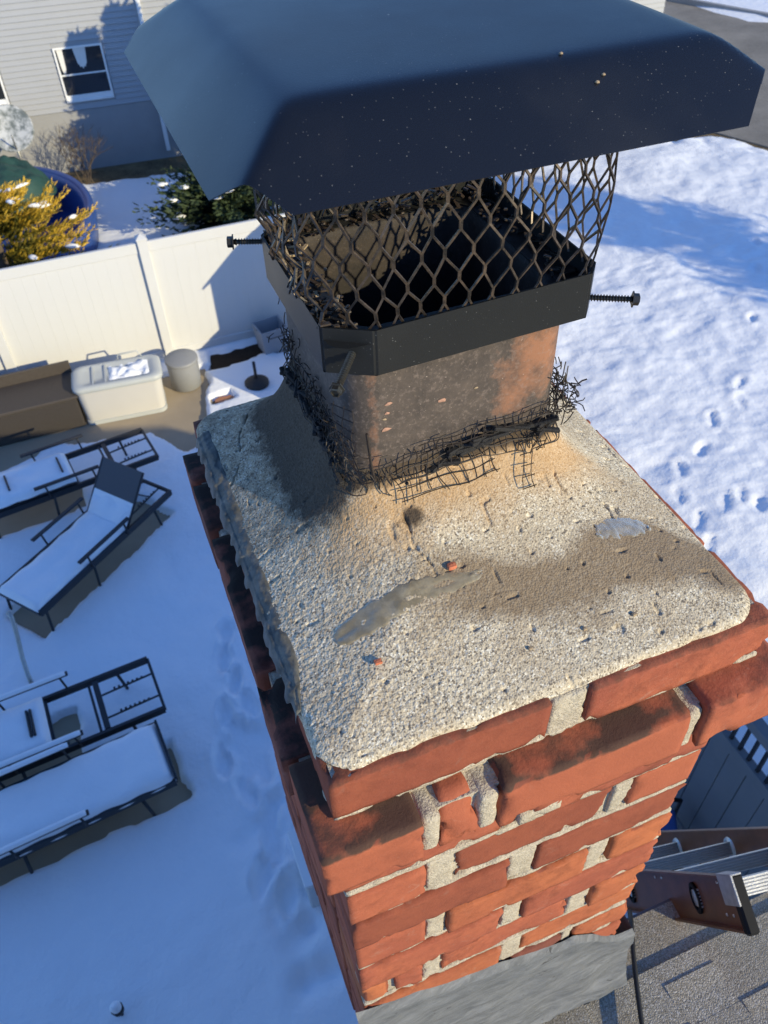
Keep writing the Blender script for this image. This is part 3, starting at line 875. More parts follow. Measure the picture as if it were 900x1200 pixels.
# collar band
ring = [(.136, .2255), (.334, .2235), (.346, .238), (.346, .436), (.332, .452), (.124, .454), (.098, .428), (.098, .2505)]
def tilt(x): return .008 * (x - .1) / .24
b = MB(); k = len(ring)
rr2 = [tuple(np.array([.222, .339]) + (np.array(q) - np.array([.222, .339])) * .985) for q in ring]
V = []; 
for (P_, z) in ((ring, .2075), (ring, .2505), (rr2, .2505), (rr2, .2075)):
    V += [(x, y, z + tilt(x)) for x, y in P_]
F = []
for l in range(4):
    l2 = (l + 1) % 4
    for i in range(k): F.append((l * k + i, l * k + (i + 1) % k, l2 * k + (i + 1) % k, l2 * k + i))
b.add(V, F)
bm = bmesh.new(); me = b.mesh('collar', M['collar']); bm.from_mesh(me)
bmesh.ops.recalc_face_normals(bm, faces=bm.faces)
bmesh.ops.bevel(bm, geom=[e for e in bm.edges if abs((e.verts[0].co - e.verts[1].co).z) > .03], offset=.002, segments=2, affect='EDGES')
bm.to_mesh(me); bm.free()
collar = kp(link('collar', me))
for p in me.polygons: p.use_smooth = False
# seat flange lying between collar and tile top
b = MB(); inn_ = [tuple(ctr + (np.array(q) - ctr) * .80) for q in rr_path(TX0, TX1, TY0, TY1, .012, 4)]
# expanded metal screen
HM0, HM1 = .249, .402
_rc = np.array([.222, .339]); mp = [tuple(_rc + (np.array(q) - _rc) * .962) for q in ring][::-1]
mpd = np.array(dense(mp, .0008)); seg = np.linalg.norm(np.diff(np.concatenate([mpd, mpd[:1]]), axis=0), axis=1); S_ = np.concatenate([[0], np.cumsum(seg)])
per = S_[-1]; mloop = np.concatenate([mpd, mpd[:1]])
NC = int(round(per / .0208)); PW = per / NC
# start so that a node lies at x = .177 on the front face
i0 = np.argmin(np.hypot(mpd[:, 0] - .1775, mpd[:, 1] - .2315)); s00 = S_[i0]
mrng = np.random.default_rng(4)
_j = {}
def mpt(ci, z, jid=None):
    s = (s00 + ci * PW) % per
    x = np.interp(s, S_, mloop[:, 0]); y = np.interp(s, S_, mloop[:, 1])
    hh = (z - HM0) / (HM1 - HM0)
    bul = .010 * math.sin(min(max(hh, 0), 1) * PI) + .004 * math.sin(s * 21)
    c = np.array([.222, .339]); d = np.array([x, y]) - c; d /= np.linalg.norm(d)
    j = (0, 0, 0)
    if jid is not None:
        if jid not in _j: _j[jid] = mrng.normal(0, .0007, 3)
        j = _j[jid]
    # left flank crumpled
    cr = .006 * sstep(.115, .10, np.array([x]))[0] * math.sin(z * 160 + s * 90)
    return (x + d[0] * (bul + cr) + j[0], y + d[1] * (bul * .6 + cr) + j[1] - 0, z + j[2] + tilt(x))
screen = MB()
rows = [.2585 + .0215 * i for i in range(8)]
lk = .0032
def strand(a, b_, w=.0018, h=.0017):
    a = Vector(a); b_ = Vector(b_); mid = (a + b_) / 2
    c = Vector((.222, .339, mid.z)); up = (mid - c).normalized()
    screen.bar(a, b_, w, h, up)
for r_, z in enumerate(rows):
    for ci in range(NC):
        cc = ci + (.5 if r_ % 2 else 0)
        key = (r_, round(cc * 2) % (2 * NC))
        lo_ = mpt(cc, z - lk, key); hi_ = mpt(cc, z + lk, key)
        strand(lo_, hi_, .0028, .0018)
        if r_ + 1 < len(rows):
            for s in (-.5, .5):
                c2 = cc + s; key2 = (r_ + 1, round(c2 * 2) % (2 * NC))
                strand(hi_, mpt(c2, rows[r_ + 1] - lk, key2))
        if r_ == 0:
            for s in (-.5, .5): strand(lo_, mpt(cc + s * .55, .2455))
scr = kp(screen.obj('mesh_screen', M['mesh']))
# lid
LC = (.2472, .3859); LYAW = -.002; HX, HY, CUT = .224, .2185, .0431
nl = 96
gx = np.linspace(-HX, HX, nl); gy = np.linspace(-HY, HY, nl)
bm = bmesh.new()
X, Y = np.meshgrid(gx, gy, indexing='ij')
mbl = MB(); mbl.grid(np.stack([X, Y, X * 0], -1)); mel = mbl.mesh('lid', M['lid'], True)
bm.from_mesh(mel)
for sx in (-1, 1):
    for sy in (-1, 1):
        nrm = Vector((sx, sy, 0)).normalized(); pnt = Vector((sx * (HX - (CUT if sx < 0 else .0665)), sy * HY, 0))
        bmesh.ops.bisect_plane(bm, geom=bm.verts[:] + bm.edges[:] + bm.faces[:], plane_co=pnt, plane_no=nrm, clear_outer=True)
RUN = .0621; SLP = .0477 / .0621
def lidz(x, y):
    a = abs(x) - (HX - RUN); c = abs(y) - (HY - RUN)
    kk = .009
    sm = lambda q: .5 * (q + math.sqrt(q * q + kk * kk)) - .0
    a2, c2 = sm(a), sm(c)
    h = max(a2, c2) if False else (.5 * (a2 + c2 + math.sqrt((a2 - c2) ** 2 + .005 ** 2)))
    return .4325 - SLP * h
for v in bm.verts:
    x, y = v.co.x, v.co.y
    z = lidz(x, y) + .0006 * math.sin(x * 17 + 1) * math.sin(y * 14)
    ca, sa = math.cos(LYAW), math.sin(LYAW)
    v.co = (LC[0] + x * ca - y * sa, LC[1] + x * sa + y * ca, z)
bm.to_mesh(mel); bm.free()
lid = kp(link('lid', mel))
sm_ = lid.modifiers.new('thickness', 'SOLIDIFY'); sm_.thickness = .0006; sm_.offset = -1
es_ = lid.modifiers.new('crisp_rim', 'EDGE_SPLIT'); es_.split_angle = R(40)
# bird-lime and grit lumps on the lid
for (px, py, s) in ((.300, .209, .0019), (.307, .213, .0016), (.285, .235, .0016), ):
    mb = MB(); mb.lathe([(s, 0), (s * .8, s * .5), (s * .3, s * .75)], 9)
    ca, sa = math.cos(LYAW), math.sin(LYAW); dx, dy = px - LC[0], py - LC[1]; lx, ly = dx * ca + dy * sa, -dx * sa + dy * ca
    o = mb.obj('grit_speck', M['flake_pale'], None, True); o.location = Vector((px, py, lidz(lx, ly))); o.parent = lid
# screws
def screw(tip, head, mat, r=.0030, hr=.0062):
    tip = Vector(tip); head = Vector(head); d = (head - tip); L = d.length
    q = d.to_track_quat('Z', 'Y').to_matrix().to_4x4(); q.translation = tip
    prof = []; nth = int(L / .0026)
    for i in range(nth):
        z = i * .0026; prof += [(r * .72, z), (r * .72, z + .0011), (r * 1.1, z + .0016), (r * 1.1, z + .0020)]
    prof.append((r * .72, L))
    b = MB(); b.lathe(prof, 10, M_=q); o = kp(b.obj('screw', mat))
    q2 = q.copy(); q2.translation = head
    h = MB(); h.lathe([(hr * 1.15, 0), (hr * 1.15, .0012), (hr * .85, .0016), (hr * .85, .0058), (hr * .62, .0064), (hr * .60, .0050), (.0008, .0050)], 6, M_=q2)
    hh = h.obj('screw_head', mat); hh.parent = o
screw((.336, .2385, .2275), (.3755, .2178, .2268), M['screw'])
screw((.122, .240, .2285), (.0945, .203, .2235), M['screw_raw'], .0032, .0058)
screw((.106, .434, .240), (.074, .442, .2425), M['screw'])
# rust flakes and twigs caught inside the screen, on the tile top
fb = MB(); fr = random.Random(11)
def flake(mb, x, y, z, l, w, th=.0008):
    a = fr.uniform(0, 2 * PI); e = fr.uniform(-.5, .5)
    q = Matrix.Rotation(a, 4, 'Z') @ Matrix.Rotation(e, 4, 'Y'); q.translation = (x, y, z)
    mb.box((-l, -w, -th), (l, w, th), q)
for i in range(300):
    side_ = fr.random()
    if side_ < .5: x, y = .101 + fr.random() * .030, .245 + fr.random() * .20
    elif side_ < .85: x, y = .11 + fr.random() * .225, .425 + fr.random() * .025
    else: x, y = .315 + fr.random() * .024, .26 + fr.random() * .17
    flake(fb, x, y, .2405 + fr.random() ** 2 * .016, fr.uniform(.0015, .006), fr.uniform(.0008, .0022))
o = kp(fb.obj('rust_debris', M['flake'])); o['kind'] = 'stuff'
fb = MB()
for i in range(9):
    flake(fb, .103 + fr.random() * .025, .25 + fr.random() * .15, .25 + fr.random() ** 2 * .012, fr.uniform(.004, .012), fr.uniform(.0008, .0016))
o = kp(fb.obj('twig_litter', M['flake_pale'])); o['kind'] = 'stuff'
b = MB()   # sheet-metal flange hidden under the litter
fl_o = rr_path(.100, .3445, .2275, .4515, .02, 4); fl_i = [tuple(ctr + (np.array(q) - ctr) * np.array([.86, .86])) for q in rr_path(TX0, TX1, TY0, TY1, .02, 4)]
kf = len(fl_o)
b.add([(x, y, .2395) for x, y in fl_o] + [(x, y, .2395) for x, y in fl_i] + [(x, y, .2385) for x, y in fl_i], [(i, (i + 1) % kf, kf + (i + 1) % kf, kf + i) for i in range(kf)] + [(kf + i, kf + (i + 1) % kf, 2 * kf + (i + 1) % kf, 2 * kf + i) for i in range(kf)])
kp(b.obj('seat_flange', M['collar']))

# ================================================================== RUSTED HARDWARE CLOTH ROUND THE TILE FOOT
wire = thing('hardware_cloth', 'torn black wire hardware cloth bunched around the foot of the clay flue', 'wire mesh', (.22, .25, .08))
wm = MB(); wr = random.Random(5)
wpth = np.array(dense(rr_path(TX0 - .006, TX1 + .006, TY0 - .007, TY1 + .004, .030), .004))
wS = np.concatenate([[0], np.cumsum(np.linalg.norm(np.diff(np.concatenate([wpth, wpth[:1]]), axis=0), axis=1))]); wper = wS[-1]; wl = np.concatenate([wpth, wpth[:1]])
def wpt(s, h, amp=1.0):
    s = s % wper; x = np.interp(s, wS, wl[:, 0]); y = np.interp(s, wS, wl[:, 1])
    c = np.array([.2215, .3435]); d = np.array([x, y]) - c; d /= max(np.linalg.norm(d), 1e-6)
    zb = crown_z(x, y)
    jit = np.array([math.sin(s * 70 + h * 200), math.cos(s * 55 + h * 170)]) * .0014 * amp
    flare = .004 * max(0, (.012 - h)) / .012
    zz = max(zb + h, crown_z(x + d[0] * flare, y + d[1] * flare) + .0012)
    return (x + d[0] * flare + jit[0], y + d[1] * flare + jit[1] - 0, zz + .002 * math.sin(s * 37))
HS = .0118
nv = int(wper / HS)
def side_of(s):
    s = s % wper; x = np.interp(s, wS, wl[:, 0]); y = np.interp(s, wS, wl[:, 1])
    if y < TY0 + .01: return 'front'
    if x < TX0 + .01: return 'left'
    if x > TX1 - .01: return 'right'
    return 'back'
hts = []
for i in range(nv):
    s = i * wper / nv; sd_ = side_of(s); x = np.interp(s, wS, wl[:, 0])
    top = .026 if sd_ == 'front' else .05
    if sd_ == 'front' and x > .29: top = .045
    top += wr.uniform(-.008, .008)
    bot = -.003 if sd_ == 'front' else 0
    hts.append(top)
    wm.tube([wpt(s + wr.uniform(-.001, .001) * t_ * 3, bot + (top - bot) * t_) for t_ in np.linspace(0, 1, 6)], .0006, 5)
for r_ in range(5):
    h = -.004 + r_ * HS
    run = []
    for i in range(nv * 3 + 1):
        s = i * wper / nv / 3
        if hts[int(i / 3) % nv] > h - .002 and wr.random() > .02: run.append(wpt(s, h + .0012 * math.sin(i * .7)))
        else:
            if len(run) > 1: wm.tube(run, .0006, 5)
            run = []
    if len(run) > 1: wm.tube(run, .0006, 5)
wm.obj('wire_strip', M['wire'], wire).location = (-.22, -.25, -.08)
# crumpled tangles: right front corner, left flank
tg = MB()
def tangle(c, rad, n_, hgt, seed):
    rr_ = random.Random(seed)
    for i in range(n_):
        p = Vector((c[0] + rr_.gauss(0, rad[0]), c[1] + rr_.gauss(0, rad[1]), c[2] + rr_.uniform(-.2, 1) * hgt)); pts = [p]
        d = Vector((rr_.gauss(0, 1) * .7, rr_.gauss(0, 1) * .7, rr_.gauss(0, 1.1))).normalized()
        for k_ in range(rr_.randint(2, 4)):
            d = (d + Vector((rr_.gauss(0, .28), rr_.gauss(0, .28), rr_.gauss(0, .28)))).normalized()
            q = pts[-1] + d * rr_.uniform(.003, .006); q.x = min(max(q.x, .0985), .3475); q.y = max(q.y, .2185); q.z = max(q.z, crown_z(q.x, q.y) + .001); pts.append(q)
        tg.tube(pts, .00058, 4)
tangle((.335, .238, .105), (.004, .008, 0), 70, .032, 1)
tangle((.338, .262, .11), (.003, .010, 0), 30, .028, 2)
tangle((.108, .300, .115), (.003, .050, 0), 110, .032, 3)
tangle((.112, .405, .115), (.003, .025, 0), 55, .038, 4)
tangle((.135, .232, .088), (.010, .004, 0), 14, .014, 6)
tangle((.30, .226, .075), (.006, .003, 0), 14, .024, 8)
o = tg.obj('wire_tangle', M['wire'], wire); o.location = (-.22, -.25, -.08); o['kind'] = 'stuff'
lo_ = MB()      # loose flaps of mesh lying on the crown and standing against the tile
def patch(o_, u_, v_, nu, nv_, step, lift=0, keep=1.0, seed=0):
    rr_ = random.Random(seed); o_ = Vector(o_); u_ = Vector(u_).normalized(); v_ = Vector(v_).normalized()
    def pt(a, c):
        q = o_ + u_ * a * step + v_ * c * step
        q = Vector((q.x, q.y, max(q.z, crown_z(q.x, q.y) + .0016))) + Vector((0, 0, lift * math.sin(a * 1.3 + c)))
        return q
    for a in range(nu + 1):
        e = rr_.uniform(-.4, .5)
        lo_.tube([pt(a + .22 * math.sin(c * 1.3 + a), c) for c in np.linspace(-.3, nv_ + e, 7)], .00052, 4)
    for c in range(nv_ + 1):
        if rr_.random() < keep: lo_.tube([pt(a, c + .16 * math.sin(a * 1.1 + c)) for a in np.linspace(-.2, nu + .2, 13)], .00052, 4)
patch((.150, .228, .085), (1, .02, 0), (.06, -.75, -.45), 9, 2, .0112, .0015, .8, 2)
patch((.283, .226, .085), (1, .1, -.05), (-.25, -.8, -.5), 1, 4, .0112, .003, .8, 3)
patch((.178, .2285, .105), (1, .0, .06), (0, .05, 1), 13, 1, .0108, 0, 1, 4)
patch((.104, .252, .12), (.35, -.6, -.05), (0, 0, 1), 2, 5, .0105, 0, 1, 5)
lo_.tube([(.131, .2285, .09), (.128, .2275, .11), (.127, .229, .13), (.1255, .2285, .148)], .0014, 5)
lo_.tube([(.345, .245, .128), (.352, .243, .126), (.358, .245, .127), (.362, .243, .129)], .0008, 4)
lo_.obj('loose_flap', M['wire'], wire).location = (-.22, -.25, -.08)
# charred packing wedged between cloth and tile
ch_ = MB()
for i in range(34):
    x = .145 + fr.random() * .17; l = fr.uniform(.006, .018)
    q = Matrix.Rotation(fr.uniform(-.5, .5), 4, 'Z') @ Matrix.Rotation(fr.uniform(-.4, .4), 4, 'Y'); q.translation = (x, .231 + fr.uniform(-.003, .003), .089 + fr.uniform(-.008, .008) + .010 * math.sin(x * 30) + (x - .2) * .08)
    ch_.bevbox((-l, -.003, -.002), (l, .003, .002), .001, q)
for i in range(70):
    y = .245 + fr.random() * .19; l = fr.uniform(.004, .012)
    q = Matrix.Rotation(PI / 2 + fr.uniform(-.5, .5), 4, 'Z') @ Matrix.Rotation(fr.uniform(-.7, .7), 4, 'Y'); q.translation = (.1055 + fr.uniform(-.004, .002), y, crown_z(.105, y) + fr.uniform(-.002, .012))
    ch_.bevbox((-l, -.0025, -.002), (l, .0025, .002), .001, q)
o = ch_.obj('charred_packing', M['soot'], wire); o.location = (-.22, -.25, -.08); o['kind'] = 'stuff'

# ================================================================== LADDER at the eave
Lc = np.array([[-.012, .988, .155], [-.412, -.146, .899], [.911, -.053, .409]])
u_ax = Vector(Lc[:, 0]).normalized(); v_ax = Vector(Lc[:, 1]); v_ax = (v_ax - u_ax * v_ax.dot(u_ax)).normalized(); w_ax = u_ax.cross(v_ax).normalized()
if w_ax.dot(Vector(Lc[:, 2])) < 0: w_ax = -w_ax
ladder = thing('extension_ladder', 'brown fibreglass ladder with ridged aluminium rungs leaning on the roof edge', 'ladder', (.645, -.045, -.811))
Lm = Matrix((u_ax, v_ax, w_ax)).transposed().to_4x4()
ladder.rotation_euler = Lm.to_euler()
LV, LW, LL = .414, .087, 5.2
for side_, v0, sg in ((0, 0, 1), (1, LV, 1)):
    b = MB(); e = .004
    va, vb = (v0, v0 + e) if side_ == 0 else (v0, v0 + e)
    fl = -.028 if side_ == 1 else .028
    b.box((-LL, va, -LW / 2), (0, vb, LW / 2))
    dv = .030
    if side_ == 0: b.box((-LL, -dv * .0 - .012, LW / 2 - .0035), (-.001, va - .0004, LW / 2 + .0005)); b.box((-LL, -.012, -LW / 2 - .0005), (-.001, va - .0004, -LW / 2 + .0035)); 
    else: b.box((-LL, vb + .0004, LW / 2 - .0035), (-.001, vb + .026, LW / 2 + .0005)); b.box((-LL, vb + .0004, -LW / 2 - .0005), (-.001, vb + .026, -LW / 2 + .0035))
    rail = b.obj('rail', M['fibreglass'], ladder)
    cpb = MB()
    cpb.bevbox((-.012, va - .014, -LW / 2 - .003), (.006, vb + (.004 if side_ == 0 else .027), LW / 2 + .003), .004)
    cpb.obj('end_cap', M['rubber'], rail)
    if side_ == 0:
        tb = MB(); tb.bevbox((-.040, va - .0155, LW / 2 - .045), (.0075, va - .011, LW / 2 + .004), .002); tb.bevbox((-.040, va - .0155, LW / 2 + .001), (.0075, va + .006, LW / 2 + .0048), .002)
        tb.obj('silver_tape', M['tape'], rail)
    rv = MB()
    for ru in (-.03, -.052, -.075, -.30, -.33, -.62, -.65):
        for wz in (.030, -.022):
            q = Matrix.Rotation(PI / 2, 4, 'X'); q.translation = (ru, va - .0001, wz); rv.lathe([(.0030, 0), (.0024, .0012), (.0008, .0018)], 8, M_=q)
    if side_ == 0: rv.obj('rivet', M['alu'], rail)
for k_ in range(16):
    ru = -.17 - .305 * k_
    rg = MB(); hw = .017
    prof = []
    nr = 6
    for i in range(nr):
        a = -hw + 2 * hw * i / nr; s_ = 2 * hw / nr
        prof += [(a + s_ * .1, .0135), (a + s_ * .3, .016), (a + s_ * .7, .016), (a + s_ * .9, .0135)]
    prof += [(hw, .010), (hw * .75, -.012), (0, -.017), (-hw * .75, -.012), (-hw, .010)]
    # tread faces away along the ladder's up direction
    npf = len(prof)
    va, vb = -.003, LV + .006
    v = [(ru + pz, va, px) for px, pz in prof] + [(ru + pz, vb, px) for px, pz in prof]
    rg.add(v, [tuple(range(npf)), tuple(range(npf, 2 * npf))[::-1]] + [(i, npf + i, npf + (i + 1) % npf, (i + 1) % npf) for i in range(npf)])
    ro = rg.obj('rung', M['alu'], ladder)
    q = Matrix.Rotation(PI / 2, 4, 'X')
    fg = MB(); q.translation = (ru, -.0005, 0)
    fg.lathe([(.016, 0), (.016, .004), (.013, .0055), (.0118, .0055), (.0115, .001), (.001, .0006)], 20, M_=q @ Matrix.Diagonal((1.0, 1.7, 1, 1)))
    fg.obj('rung_flange', M['fibreglass'] if k_ > 99 else M['rubber'], ro)
    fg = MB(); q.translation = (ru, LV - .0002, 0); fg.lathe([(.024, 0), (.022, .004), (.018, .006)], 18, M_=q @ Matrix.Diagonal((1, 1.15, 1, 1)))
    fg.obj('rung_flange', M['alu'], ro)
# cable lying on the shingles
def rz(y): return roof_z(y) - .012
cable = MB()
pts = [(.560, .075, rz(.05) - .02), (.542, .05, rz(.05) + .002), (.528, .028, rz(.03) + .005), (.514, .006, rz(0) + .006), (.500, -.02, rz(-.02) + .006), (.484, -.05, rz(-.05) + .006), (.466, -.085, rz(-.085) + .006), (.449, -.12, rz(-.12) + .006), (.43, -.17, rz(-.17) + .006), (.42, -.3, rz(-.3) + .006)]
cable.tube(pts, .0045, 8)
tag(cable.obj('black_cable', M['rope'], None, True), 'thin black cable lying down the grey shingles beside the chimney', 'cable')

# ================================================================== YARD GROUND
def lin(a, b_, st): return np.arange(a, b_, st)
gx = np.concatenate([[-300, -120, -50, -25, -14, -9, -6.5, -5, -4.2, -3.6], lin(-3.1, 3.0, .035), lin(3.0, 14.6, .055), [14.8, 15.2, 16, 17, 18.5, 20, 22, 26, 34, 50, 100, 300]])
gy = np.concatenate([[-300, -120, -50, -25, -12, -6, -3, -1, 0, .5], lin(.9, 9.9, .04), lin(9.9, 19, .08), [19.2, 20, 21, 23, 26, 32, 45, 80, 160, 320]])
X, Y = np.meshgrid(gx, gy, indexing='ij'); xf, yf = X.ravel(), Y.ravel(); pp = p3(xf, yf)
h = (fbm(pp * .55, 1, 3) - .5) * .10 + (fbm(pp * 2.2, 2, 3) - .5) * .045
lawn = sstep(2.6, 4.2, xf)
h = h + lawn * ((fbm(pp * np.array([4.2, 5.5, 1]), 5, 3) - .5) * .030 + (fbm(pp * np.array([1.5, 2.4, 1]), 6, 2) - .5) * .045 + (fbm(pp * np.array([9, 14, 1]), 8, 2) - .5) * .018)
foots = [(9.83, 8.79), (8.75, 7.58), (7.59, 6.38), (7.32, 6.04), (6.76, 5.89), (6.27, 5.46), (5.8, 5.26), (5.5, 4.87), (5.9, 4.55), (6.25, 4.39), (6.6, 4.25), (5.46, 4.43), (5.3, 4.07), (10.4, 9.5), (6.15, 4.6),
         (.13, 5.0), (.03, 4.7), (.06, 4.37), (.12, 4.1), (-.04, 3.82), (.0, 3.53), (-.12, 3.23), (.08, 3.4), (-.03, 2.72), (-.04, 2.3), (.02, 3.0), (-.2, 2.5), (-.25, 3.6), (-.1, 4.05)]
frng = random.Random(9)
for (fx, fy) in foots:
    a = frng.uniform(.6, 1.3) if fx > 3 else frng.uniform(1.2, 1.9)
    dx, dy = xf - fx, yf - fy; u_, v_ = dx * math.cos(a) + dy * math.sin(a), -dx * math.sin(a) + dy * math.cos(a)
    q = np.sqrt((u_ / .165) ** 2 + (v_ / .070) ** 2)
    h = h - (.026 if fx > 3 else .06) * frng.uniform(.7, 1.2) * sstep(1.15, .62, q + .45 * (vnoise(pp * 14, 91) - .5)) + (.010 if fx > 3 else .018) * np.exp(-((q - 1.35) / .25) ** 2)
for i in range(60):
    fx, fy = (frng.uniform(4.5, 12), frng.uniform(3.5, 13)); r_ = frng.uniform(.05, .12)
    h = h - .014 * np.exp(-((xf - fx) ** 2 + (yf - fy) ** 2) / r_ ** 2)
for i in range(70):
    fx, fy = (frng.gauss(0, .13), frng.uniform(1.6, 3.9)); r_ = frng.uniform(.05, .11)
    h = h - .03 * np.exp(-((xf - fx) ** 2 + (yf - fy) ** 2) / r_ ** 2)
# uncovered places
def inpoly(poly, soft=.12, seed=1):
    P_ = np.array(poly); n = len(P_); d = np.full(len(xf), 1e9); inside = np.zeros(len(xf), bool)
    for i in range(n):
        a, c = P_[i], P_[(i + 1) % n]; e = c - a
        t_ = np.clip(((xf - a[0]) * e[0] + (yf - a[1]) * e[1]) / (e @ e), 0, 1)
        d = np.minimum(d, np.hypot(xf - a[0] - t_ * e[0], yf - a[1] - t_ * e[1]))
        cond = ((a[1] > yf) != (c[1] > yf)) & (xf < (c[0] - a[0]) * (yf - a[1]) / (c[1] - a[1] + 1e-12) + a[0])
        inside ^= cond
    sd_ = np.where(inside, -d, d) + (fbm(pp * 3.3, 50 + seed, 3) - .5) * soft * 2.2
    return sstep(soft * .6, -soft * .4, sd_)
ROADN = np.array([.93, .37]); rd = xf * ROADN[0] + yf * ROADN[1]
R0 = 13.3 * .93 + 13.6 * .37; R1 = 19.5 * .93 + 21.5 * .37
bare = inpoly([(-3.2, 9.9), (.95, 9.75), (.82, 9.0), (.55, 8.05), (.36, 8.02), (.22, 8.35), (.02, 8.62), (-.6, 8.72), (-1.3, 8.82), (-1.95, 8.6), (-3.2, 8.4)], .10, 1)
bare = np.maximum(bare, inpoly([(1.05, 9.75), (2.6, 9.7), (2.6, 10.1), (1.1, 10.1)], .1, 3))
bare = np.maximum(bare, inpoly([(.1, 17.1), (2.3, 16.85), (5, 16.7), (14, 16.2), (14, 19), (-8, 19), (-8, 17.3)], .15, 4))
bare = np.maximum(bare, inpoly([(.86, 8.84), (1.2, 8.9), (1.16, 9.06), (.9, 9.0)], .05, 5))
def rot_rect(cx, cy, L_, W_, a):
    c, s = math.cos(a), math.sin(a)
    return [(cx + u_ * c - v_ * s, cy + u_ * s + v_ * c) for u_, v_ in ((-L_ / 2, -W_ / 2), (L_ / 2, -W_ / 2), (L_ / 2, W_ / 2), (-L_ / 2, W_ / 2))]
lounge = [  # head-end centre x, y, heading, length
    ('L1', -.06, 7.93, R(9)), ('L2', -.18, 7.19, R(39)), ('L3', -.62, 4.43, R(5)), ('L4', -.67, 3.70, R(6))]
for nm, x, y, a in lounge:
    L_ = 2.0 if nm != 'L3' else 1.4
    if nm == 'L1': L_ = 2.0
    back = {'L1': .95, 'L2': .05, 'L3': .80, 'L4': -.06}[nm]
    if nm == 'L3': L_ = 1.25
    lx = x - math.cos(a) * (back + L_ / 2); ly = y - math.sin(a) * (back + L_ / 2)
    bare = np.maximum(bare, inpoly(rot_rect(lx, ly, L_, .56, a), .05, 7))
h = h * (1 - .6 * sstep(.0, .5, bare))
h = np.maximum(h, -.062 + .012 * (h + .06))
snow_z = G + h - bare * .16
verge = sstep(.55, .0, np.abs(rd - R0 + .35) - .25 + (fbm(pp * 1.3, 77, 3) - .5) * .9)
road_m = sstep(-.1, .25, rd - R0 + .2) * sstep(.25, -.1, rd - R1 + .2)
snow_z = snow_z - .22 * np.clip(road_m, 0, 1) - .20 * verge * (1 - road_m) * sstep(.35, .6, fbm(pp * .9, 78, 3) + .12)
snow_z = snow_z + .10 * sstep(.3, 1.0, rd - R1)
mb = MB(); mb.grid(np.stack([X, Y, snow_z.reshape(X.shape)], -1))
structure(mb.obj('snow_ground', M['snow'], None, True))
b = MB(); b.add([(-400, -400, G - .115), (400, -400, G - .115), (400, 400, G - .115), (-400, 400, G - .115)], [(0, 1, 2, 3)]); structure(b.obj('ground', M['soil']))
b = MB(); b.prism([(-4.5, 3.0), (.72, 3.0), (.90, 9.1), (1.02, 10.12), (-4.5, 10.12)], G - .114, G - .075); structure(b.obj('patio', M['concrete']))
b = MB(); b.prism([(1.06, 9.60), (3.2, 9.55), (3.2, 10.14), (1.06, 10.14)], G - .113, G - .072); structure(b.obj('mulch_bed', M['mulch']))
# road and kerb
d_ = Vector((-.37, .93, 0)); nrm = Vector((.93, .37, 0))
def rp(r_, s): q = nrm * r_ + d_ * s; return (q.x, q.y)
b = MB(); b.prism([rp(R0, -150), rp(R1, -150), rp(R1, 150), rp(R0, 150)], G - .114, G - .085); structure(b.obj('road', M['road']))
b = MB(); b.prism([rp(R1, -150), rp(R1 + .15, -150), rp(R1 + .15, 150), rp(R1, 150)], G - .113, G + .05); structure(b.obj('kerb', M['foundation']))

# ================================================================== WHITE FENCE
FY = 10.2
fence = thing('vinyl_fence', 'white vinyl privacy fence with capped posts across the snowy yard', 'fence', (.57, FY, G))
posts = [.57 - 2.09 * i for i in range(4, -3, -1)]
posts = [p for p in posts if p < 4.9]
def fob(b, name, parent=None, smooth=False):
    o = b.obj(name, M['vinyl'], parent or fence, smooth)
    if parent is None: o.location = (-.57, -FY, -G)
    return o
for px in posts:
    b = MB(); b.bevbox((px - .065, FY - .065, G - .12), (px + .065, FY + .065, G + 1.80), .006); po_ = fob(b, 'post')
    c = MB(); c.bevbox((px - .073, FY - .073, G + 1.80), (px + .073, FY + .073, G + 1.825), .006)
    c.add([(px - .068, FY - .068, G + 1.825), (px + .068, FY - .068, G + 1.825), (px + .068, FY + .068, G + 1.825), (px - .068, FY + .068, G + 1.825), (px, FY, G + 1.875)], [(0, 1, 4), (1, 2, 4), (2, 3, 4), (3, 0, 4)])
    fob(c, 'post_cap', po_)
plank_me = None
for p0, p1 in zip(posts[:-1], posts[1:]):
    n_ = 13; w_ = (p1 - p0 - .13) / n_
    for i in range(n_):
        x0 = p0 + .065 + i * w_
        if plank_me is None:
            b = MB(); b.bevbox((.0001, -.012, G + .09), (w_ - .0001, .012, G + 1.66), .0009); plank_me = b.mesh('plank', M['vinyl'])
        o = link('plank', plank_me, fence, (x0 - .57, 0 + (.0006 if i % 2 else 0), -G))
    for za, zb in ((G + .02, G + .13), (G + 1.62, G + 1.76)):
        b = MB(); b.bevbox((p0 + .066, FY - .026, za), (p1 - .066, FY + .026, zb), .006); fob(b, 'rail')

# ================================================================== NEIGHBOUR'S HOUSE
HA = -.060
nh = thing('neighbour_house', 'pale grey lap-sided house wall with white framed windows beyond the fence', 'house', (-.26, 18.13, G), HA)
